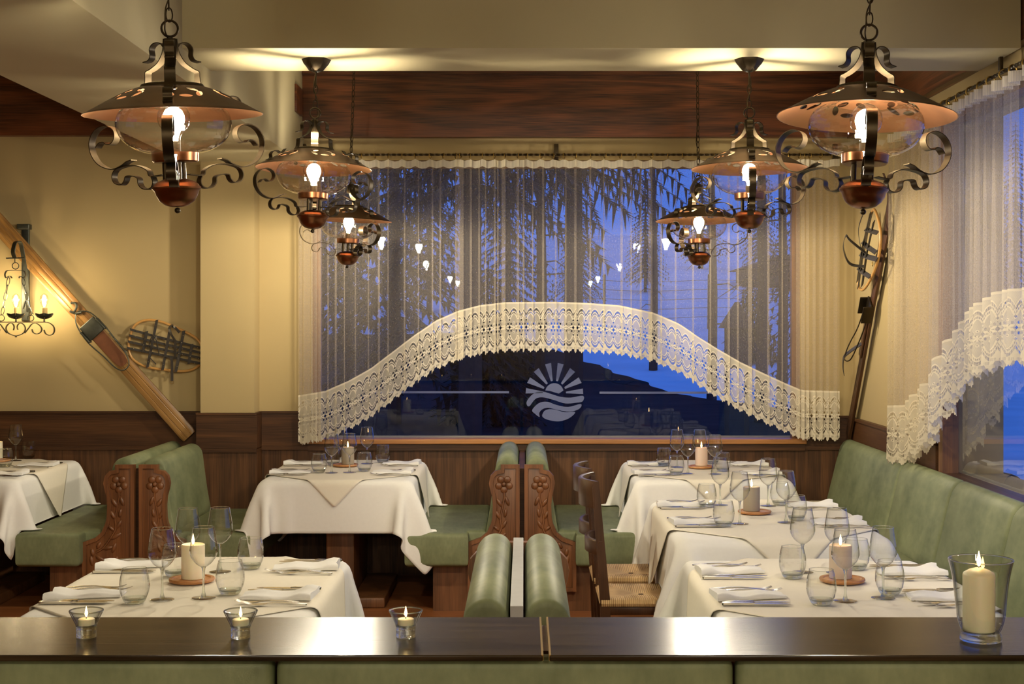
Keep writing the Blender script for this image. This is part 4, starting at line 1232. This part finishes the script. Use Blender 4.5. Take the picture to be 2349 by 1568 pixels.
for y in (-.066, .066): MB().rbox(x0 - .06, x0 + .03, y - .006, y + .006, .0, .055, .004).build('toe_iron', M['iron_grey'], sk)
MB().loft([[(x, w, .0205), (x, w, .027), (x, -w, .027), (x, -w, .0205)] for x, w in ((x0 - .31, .012), (x0 - .30, .030), (x0 - .26, .040), (x0 - .06, .042), (x0 - .057, .042))]).build('leather_foot_pad', M['brown_leather'], sk)
loop = smooth_path([(x0 + .14, -.010, .03), (x0 + .08, -.062, .035), (x0 - .05, -.075, .045), (x0 - .18, -.066, .045), (x0 - .27, -.058, .05), (x0 - .33, -.030, .055), (x0 - .335, .02, .055), (x0 - .29, .050, .05), (x0 - .18, .060, .045), (x0 - .05, .074, .045), (x0 + .08, .056, .035), (x0 + .14, .010, .03)], 6)
MB().tube(loop, .0042, 8).build('binding_cable', M['iron_grey'], sk)
coil = []
for i in range(90):
    t_ = i / 89; coil.append((x0 - .10 - .16 * t_, -.068 + .007 * math.cos(i * 1.3), .046 + .007 * math.sin(i * 1.3)))
MB().tube(coil, .0018, 5).build('spring', M['iron_grey'], sk)
MB().tube(smooth_path([(x0 + .21, -.01, .026), (x0 + .19, -.03, .032), (x0 + .165, -.02, .036), (x0 + .155, .015, .034), (x0 + .175, .03, .03), (x0 + .14, .012, .03), (x0 + .12, -.02, .03)], 5), .0075, 8).build('front_lever', M['iron_grey'], sk)

def RW(px, py, Xw=2.08):                        # pixel -> point on a plane parallel to the right wall
    d = Xw * F / (px - VX); return Vector((Xw, d, HC - (py - VY) * d / F))
a, b_ = RW(1948, 1007, 2.084), RW(2060, 398, 2.084)
sk2, L2 = ski('wooden_ski', 'dark narrow old ski leaning on the cream wall in the right-hand corner', a, b_, (-1, 0, 0), .082, .020, M['wood_ski_dark'])
def fr2(z): return (z - a.z) / (b_.z - a.z) * L2
x1 = fr2(1.70)
MB().rbox(x1 - .06, x1 + .06, -.05, .05, .0205, .032, .004).build('toe_plate', M['iron'], sk2)
for y in (-.050, .050): MB().rbox(x1 - .07, x1 + .05, y - .004, y + .004, .01, .075, .004).build('toe_iron', M['iron'], sk2)
MB().tube(smooth_path([(x1 - .05, .05, .04), (x1 - .18, .045, .06), (x1 - .30, .03, .10), (x1 - .38, 0, .12), (x1 - .36, -.03, .09), (x1 - .20, -.045, .06), (x1 - .05, -.05, .04)], 6), .004, 8).build('binding_cable', M['iron'], sk2)
MB().tube(smooth_path([(x1 - .26, .0, .03), (x1 - .33, .01, .09), (x1 - .38, .015, .12), (x1 - .46, .02, .115), (x1 - .52, .02, .10)], 5), 0, flat=(.026, .004, (0, 1, 0))).build('heel_strap', M['black_leather'], sk2, 50)
MB().rbox(x1 - .36, x1 - .06, -.026, .026, .0205, .034, .006).build('foot_pad', M['wood_chair'], sk2)


def strap(mb, pts, w, nrm, th=.003): mb.tube(smooth_path(pts, 4), 0, flat=(w, th, nrm)); return mb
# snowshoe on the left wall (traced outline)
ss = thing('snowshoe', 'bent cane snowshoe with black leather straps hanging on the wall beside the pillar', 'snowshoe')
def SW(zx, zy, d=9.065): return P(260 + zx / 7.841, 700 + zy / 7.841, d)
fr_ = [(640, 262), (480, 300), (370, 390), (310, 530), (280, 680), (285, 830), (345, 960), (480, 1060), (640, 1120), (860, 1150), (1080, 1178), (1300, 1180), (1450, 1140), (1555, 1060), (1605, 950), (1612, 830), (1590, 720), (1520, 620), (1400, 530), (1200, 430), (1000, 345), (820, 285)]
MB().tube(smooth_path([SW(*q) for q in fr_], 4, True), .0085, 10, True).build('cane_frame', M['cane'], ss)
for k, (y0, y1) in enumerate(((430, 770), (540, 860), (650, 955), (765, 1050))):
    strap(MB(), [SW(300 - 18 * k, y0, 9.048), SW(700, y0 + (y1 - y0) * .33, 9.055), SW(1150, y0 + (y1 - y0) * .66, 9.055), SW(1600, y1, 9.05)], .017, (-.2, 0, .98), .003).build('long_strap', M['black_leather'], ss, 0)
for x0_, y0_, x1_, y1_, w_ in ((600, 465, 530, 845, .020), (785, 262, 610, 1120, .018), (1010, 470, 885, 1165, .018), (1270, 455, 1120, 1200, .020), (1415, 695, 1355, 1050, .018)):
    strap(MB(), [SW(x0_, y0_, 9.043), SW((x0_ + x1_) / 2, (y0_ + y1_) / 2, 9.046), SW(x1_, y1_, 9.043)], w_, (.98, 0, .2), .003).build('cross_strap', M['black_leather'], ss, 0)
strap(MB(), [SW(1060, 345, 9.05), SW(1010, 410, 9.02), SW(1040, 520, 9.01), SW(1110, 640, 9.01), SW(1110, 760, 9.015), SW(1110, 950, 9.03)], .019, (.9, -.4, 0), .003).build('binding_strap', M['black_leather'], ss, 50)
strap(MB(), [SW(1040, 370, 9.05), SW(1110, 400, 9.02), SW(1190, 490, 9.02)], .018, (.6, -.2, .7), .003).build('binding_strap', M['black_leather'], ss, 50)
strap(MB(), [SW(620, 800, 9.04), SW(660, 640, 9.02), SW(710, 545, 9.005), SW(770, 620, 9.005), SW(800, 760, 9.02), SW(830, 900, 9.03)], .016, (.5, -.85, 0), .003).build('toe_strap', M['black_leather'], ss, 50)
MB().tube(smooth_path([SW(640, 820, 9.035), SW(650, 920, 9.03), SW(720, 1010, 9.03), SW(770, 1060, 9.03)], 4), .003, 6).build('lace_end', M['black_leather'], ss)
strap(MB(), [SW(940, 930, 9.035), SW(1040, 960, 9.03), SW(1055, 1080, 9.035), SW(1055, 1360, 9.04)], .017, (1, 0, 0), .003).build('hanging_strap', M['black_leather'], ss, 50)
p = SW(1058, 1385, 9.04); MB().torus(p, .010, .0018, 'Y', 12, 6).build('buckle', M['brass'], ss)
for zx, zy in ((425, 455), (395, 560), (372, 668), (365, 775), (765, 368), (568, 603), (548, 708), (535, 812), (940, 695), (928, 800), (895, 1065), (628, 1015), (1255, 545), (1228, 672), (1240, 780), (1175, 865), (1240, 880), (1165, 960), (1148, 1095), (1392, 820), (1382, 918), (1515, 765), (1538, 862), (1528, 958), (1465, 1040), (775, 575), (783, 672), (788, 735), (793, 795)):
    p = SW(zx, zy, 9.041 if zx < 1500 else 9.046); MB().ball(p, .0036, .003, .0036, 8, 6).build('rivet', M['steel'], ss)
# snowshoe in the right corner
s2 = thing('snowshoe', 'bent cane snowshoe with dark straps hung over the dark ski in the corner', 'snowshoe')
lp = [(8.20, 2.27), (8.07, 2.15), (8.10, 2.0), (8.28, 1.88), (8.48, 1.815), (8.60, 1.85), (8.54, 1.96), (8.42, 2.10), (8.30, 2.24)]
LPX = 2.030
MB().tube(smooth_path([(LPX - .03 * (i % 2) * 0, y, z) for i, (y, z) in enumerate(lp)], 5, True), .0085, 10, True).build('cane_frame', M['cane'], s2)
for (y0, z0), (y1, z1), w_ in (((8.12, 2.02), (8.44, 2.10), .022), ((8.08, 2.13), (8.37, 2.17), .022), ((8.26, 1.885), (8.55, 1.95), .022), ((8.22, 2.25), (8.55, 1.83), .03), ((8.17, 2.20), (8.45, 1.84), .03), ((8.25, 2.26), (8.57, 1.87), .03), ((8.10, 1.98), (8.50, 2.03), .024)):
    MB().tube([(LPX - .012, y0, z0), (LPX - .02, (y0 + y1) / 2, (z0 + z1) / 2), (LPX - .012, y1, z1)], 0, flat=(w_ * 1.3, .004, Vector((.25, -(z1 - z0), y1 - y0)).normalized())).build('cross_strap', M['black_leather'], s2, 0)
MB().tube(smooth_path([(LPX - .02, 8.30, 2.02), (LPX - .11, 8.33, 2.10), (LPX - .13, 8.36, 2.13), (LPX - .14, 8.38, 2.06), (LPX - .10, 8.40, 1.97), (LPX - .02, 8.38, 1.95)], 5), 0, flat=(.024, .003, Vector((.3, .7, .6)).normalized())).build('binding_loop', M['black_leather'], s2, 50)
MB().tube(smooth_path([(LPX - .02, 8.40, 2.26), (LPX - .05, 8.38, 2.18), (LPX - .05, 8.36, 2.10), (LPX - .03, 8.38, 2.04)], 5), 0, flat=(.034, .003, Vector((.2, .9, .3)).normalized())).build('binding_strap', M['black_leather'], s2, 50)
MB().torus((LPX - .03, 8.13, 1.955), .013, .002, 'X', 14, 6).build('buckle', M['brass'], s2)

# ------------------------------------------------------------------ the dusk outside
def gh(x, y): return -.62 + .088 * max(0, y - 42) + .05 * math.sin(x * .35 + y * .11) * min(1, max(0, (y - 22) / 20)) + .35 * math.sin(x * .13) * min(1, max(0, (y - 45) / 40)) - .0 * x
g = [[(x, y, gh(x, y)) for x in np.linspace(-70, 90, 81)] for y in np.concatenate([np.linspace(9.4, 60, 60), np.linspace(62, 200, 50)])]
struct(MB().grid(g).build('terrain_snow', M['snow'], None, 60))
edge_y = [9.4, 16, 24, 30, 33.7, 40, 50, 58, 62]
edge_x = [5.6, 6.4, 7.4, 7.5, 7.2, 5.2, 2.3, .2, -2.5]
g = []
for y in np.linspace(9.42, 62, 150):
    xe = float(np.interp(y, edge_y, edge_x)) + .10 * math.sin(y * 1.7) + .06 * math.sin(y * 4.1)
    g.append([(x, y, gh(x, y) + .05) for x in np.linspace(-45, xe, 40)])
struct(MB().grid(g).build('ground_bare', M['earth'], None, 60))


def spruce_meshes(seed, h, rad, base, dens, fine=1.0):
    r_ = random.Random(seed); b = MB(); z = base
    while z < h - .25:
        k = 1 - (z - base) / (h - base); br = rad * (k ** .8) * (1 if z > base + .4 else .8)
        n = max(5, int(dens * (6 + 6 * k)))
        for i in range(n):
            a = 2 * math.pi * (i + r_.uniform(-.3, .3)) / n + z; L = br * r_.uniform(.75, 1.1); ca, sa = math.cos(a), math.sin(a)
            prev = None; m = max(5, int(L / .13 / fine))
            for j in range(m + 1):
                t_ = j / m; rr = L * t_; zz = z - L * (.16 * t_ + .42 * t_ * t_) + .22 * L * max(0, t_ - .7)
                p = Vector((rr * ca, rr * sa, zz))
                if prev is not None:
                    side = Vector((-sa, ca, 0)); wl = (.07 + .075 * L * (1 - t_ * .75)) * r_.uniform(.4, 1.0) * (.4 + .6 * fine)
                    for q in (-1, 1):
                        tip = p + side * q * wl + Vector((ca, sa, 0)) * .10 + Vector((0, 0, -wl * r_.uniform(.35, 1.0)))
                        b.add([prev, p, tip], [(0, 1, 2)])
                    if j % 2 == 0:
                        b.add([prev, p, (prev + p) / 2 + Vector((r_.uniform(-.05, .05), r_.uniform(-.05, .05), -r_.uniform(.08, .26) * min(1, L) * (1.6 if fine < 1 else 1))) ], [(0, 1, 2)])
                prev = p
        z += (h - base) / 34 * r_.uniform(.8, 1.2)
    return b
base_trees = []
for sd, h, rad, bs, dn, fi in ((1, 13, 2.5, 1.6, 1.0, 1), (2, 15, 2.6, 3.2, .9, .5), (3, 4.2, 1.5, .25, 1.3, .7)):
    t = thing('spruce_tree', '', 'tree')
    spruce_meshes(sd, h, rad, bs, dn, fi).build('foliage', M['needles'], t, 0, weld=False, recalc=False)
    MB().tube([(0, 0, -2.2), (.02, 0, h * .4), (0, 0, h - .1)], [.17 * h / 13, .12 * h / 13, .01], 8).build('trunk', M['bark'], t)
    base_trees.append(t)
def plant(kind, px, d, label, group, sc_=1.0, drop=0):
    x = (px - VX) * d / F
    t = dup(base_trees[kind], label, (x, d, gh(x, d) - drop), rnd.uniform(0, 6), group)
    t.scale = (sc_, sc_, sc_); return t
LT, GT = 'dark spruce in the blue dusk outside, seen blurred through the net curtain', 'spruces seen through the net curtain'
for kind, px, d, s_ in ((0, 905, 30, 1), (0, 1165, 56, .9), (0, 1325, 70, .6), (0, 1480, 84, .6), (0, 800, 38, 1.0), (0, 985, 74, 1), (0, 1860, 42, .75), (0, 735, 62, 1.1), (0, 1610, 110, .8), (0, 1745, 105, .8)):
    plant(kind, px, d, LT, GT, s_)
plant(1, 1078, 20, 'tall spruce close outside, trunk left of the emblem, boughs drooping across the window top', GT, 1.0, -1.0)
plant(1, 1315, 27.5, 'tall spruce close outside with boughs hanging between the two far right lanterns', GT, 1.05, -1.9)
plant(2, 1120, 30, 'low dark bushy conifer on the snow edge left of the emblem', 'low conifers outside', 1.0, .5)
plant(2, 1180, 34, 'second low dark conifer on the snow edge, touching the left side of the emblem', 'low conifers outside', .8, .5)
plant(2, 1720, 50, 'young spruce on the snow beyond the wire fence', 'low conifers outside', .8)
for px, d in ((2262, 62), (2330, 80), (2180, 70)): plant(0, px, d, 'spruce outside beyond the right-hand window', 'spruces beyond the side window', .8)
for t in base_trees:
    for o in [c for c in bpy.data.objects if c.parent == t]: bpy.data.objects.remove(o)
    bpy.data.objects.remove(t)
for px, d, lab in ((1632, 40, 'thin bare tree trunk in the snow, just left of the gabled stand'), (1745, 31, 'thick dark bare trunk in the snow right of the gabled stand'), (1793, 36, 'thin bare trunk nearest the right end of the back window'), (1498, 48, 'thin bare trunk beside the fence behind the right reflection lights'), (1238, 33, 'dark bare trunk standing above the emblem behind the curtain')):
    x = (px - VX) * d / F; z = gh(x, d); t = thing('bare_tree', lab, 'tree', (x, d, z)); r_ = random.Random(px)
    MB().tube([(0, 0, -.3), (.05, 0, 3), (.0, .05, 7), (.1, 0, 11)], [.15, .12, .08, .02], 8).build('trunk', M['bark'], t)
    for k in range(16):
        a = r_.uniform(0, 6.28); zz = r_.uniform(1.8, 9); L = r_.uniform(.5, 1.6)
        MB().tube([(0, 0, zz), (L * .5 * math.cos(a), L * .5 * math.sin(a), zz + .05), (L * math.cos(a), L * math.sin(a), zz - .25 * L)], [.025, .016, .004], 5).build('branch', M['bark'], t)
# a wire fence and a small gabled shelter on the slope
wf = thing('wire_fence', 'wire fence with thin posts crossing the snow behind the right part of the curtain', 'fence')
for px in (1500, 1625, 1752, 1850, 1385):
    q = P(px, 700, 62); zb = gh(q.x, 62)
    MB().tube([(q.x, 62, zb - .2), (q.x + .03, 62, zb + 2.4)], .06, 6).build('post', M['bark'], wf)
for z in (.5, .9, 1.3, 1.7, 2.1):
    pts = [((px - VX) * 62 / F, 62, gh((px - VX) * 62 / F, 62) + z + .05 * math.sin(px * .02)) for px in range(1290, 1990, 35)]
    MB().tube(pts, .011, 4).build('wire', M['bark'], wf)
sh = thing('wooden_shelter', 'small gabled wooden stand on two posts in the snow, seen through the curtain', 'shelter')
q = P(1690, 720, 27); zb = gh(q.x, 27)
for dx in (-.19, .19): MB().box(q.x + dx - .04, q.x + dx + .04, 26.96, 27.04, zb - .1, zb + 2.2).build('post', M['hut'], sh, 0)
MB().box(q.x - .20, q.x + .20, 26.9, 27.1, zb + 1.35, zb + 2.2).build('board', M['hut'], sh, 0)
MB().prism([(-.32, 2.12), (0, 2.62), (.32, 2.12)], 26.75, 27.25, lambda u, z, a_: (q.x + u, a_, zb + z)).build('roof', M['hut'], sh, 0)
hut = thing('barn', 'dark low barn on the snowy slope behind the wire fence', 'barn')
q = P(1775, 620, 88); zb = gh(q.x, 88)
MB().box(q.x - 1.9, q.x + 2.4, 86, 91, zb - .5, zb + 1.1).build('walls', M['hut'], hut, 0)
MB().prism([(-2.4, 1.0), (.25, 1.9), (2.9, 1.0)], 85.6, 91.4, lambda u, z, a_: (q.x + u, a_, zb + z)).build('roof', M['hut'], hut, 0)
br = MB(); q = P(1425, 858, 44); zb = gh(q.x, 44)
br.tube(smooth_path([(q.x - .6, 44, zb + .45), (q.x - .3, 44, zb + .2), (q.x + .1, 44, zb + .12), (q.x + .6, 44, zb + .06)], 4), .014, 5)
br.tube([(q.x - .3, 44, zb + .2), (q.x - .05, 43.8, zb + .28)], .009, 5); br.tube([(q.x + .1, 44, zb + .12), (q.x + .4, 43.9, zb + .22)], .008, 5)
tag(br.build('fallen_branch', M['bark']), 'bare fallen branch lying on the blue snow right of the emblem', 'branch')
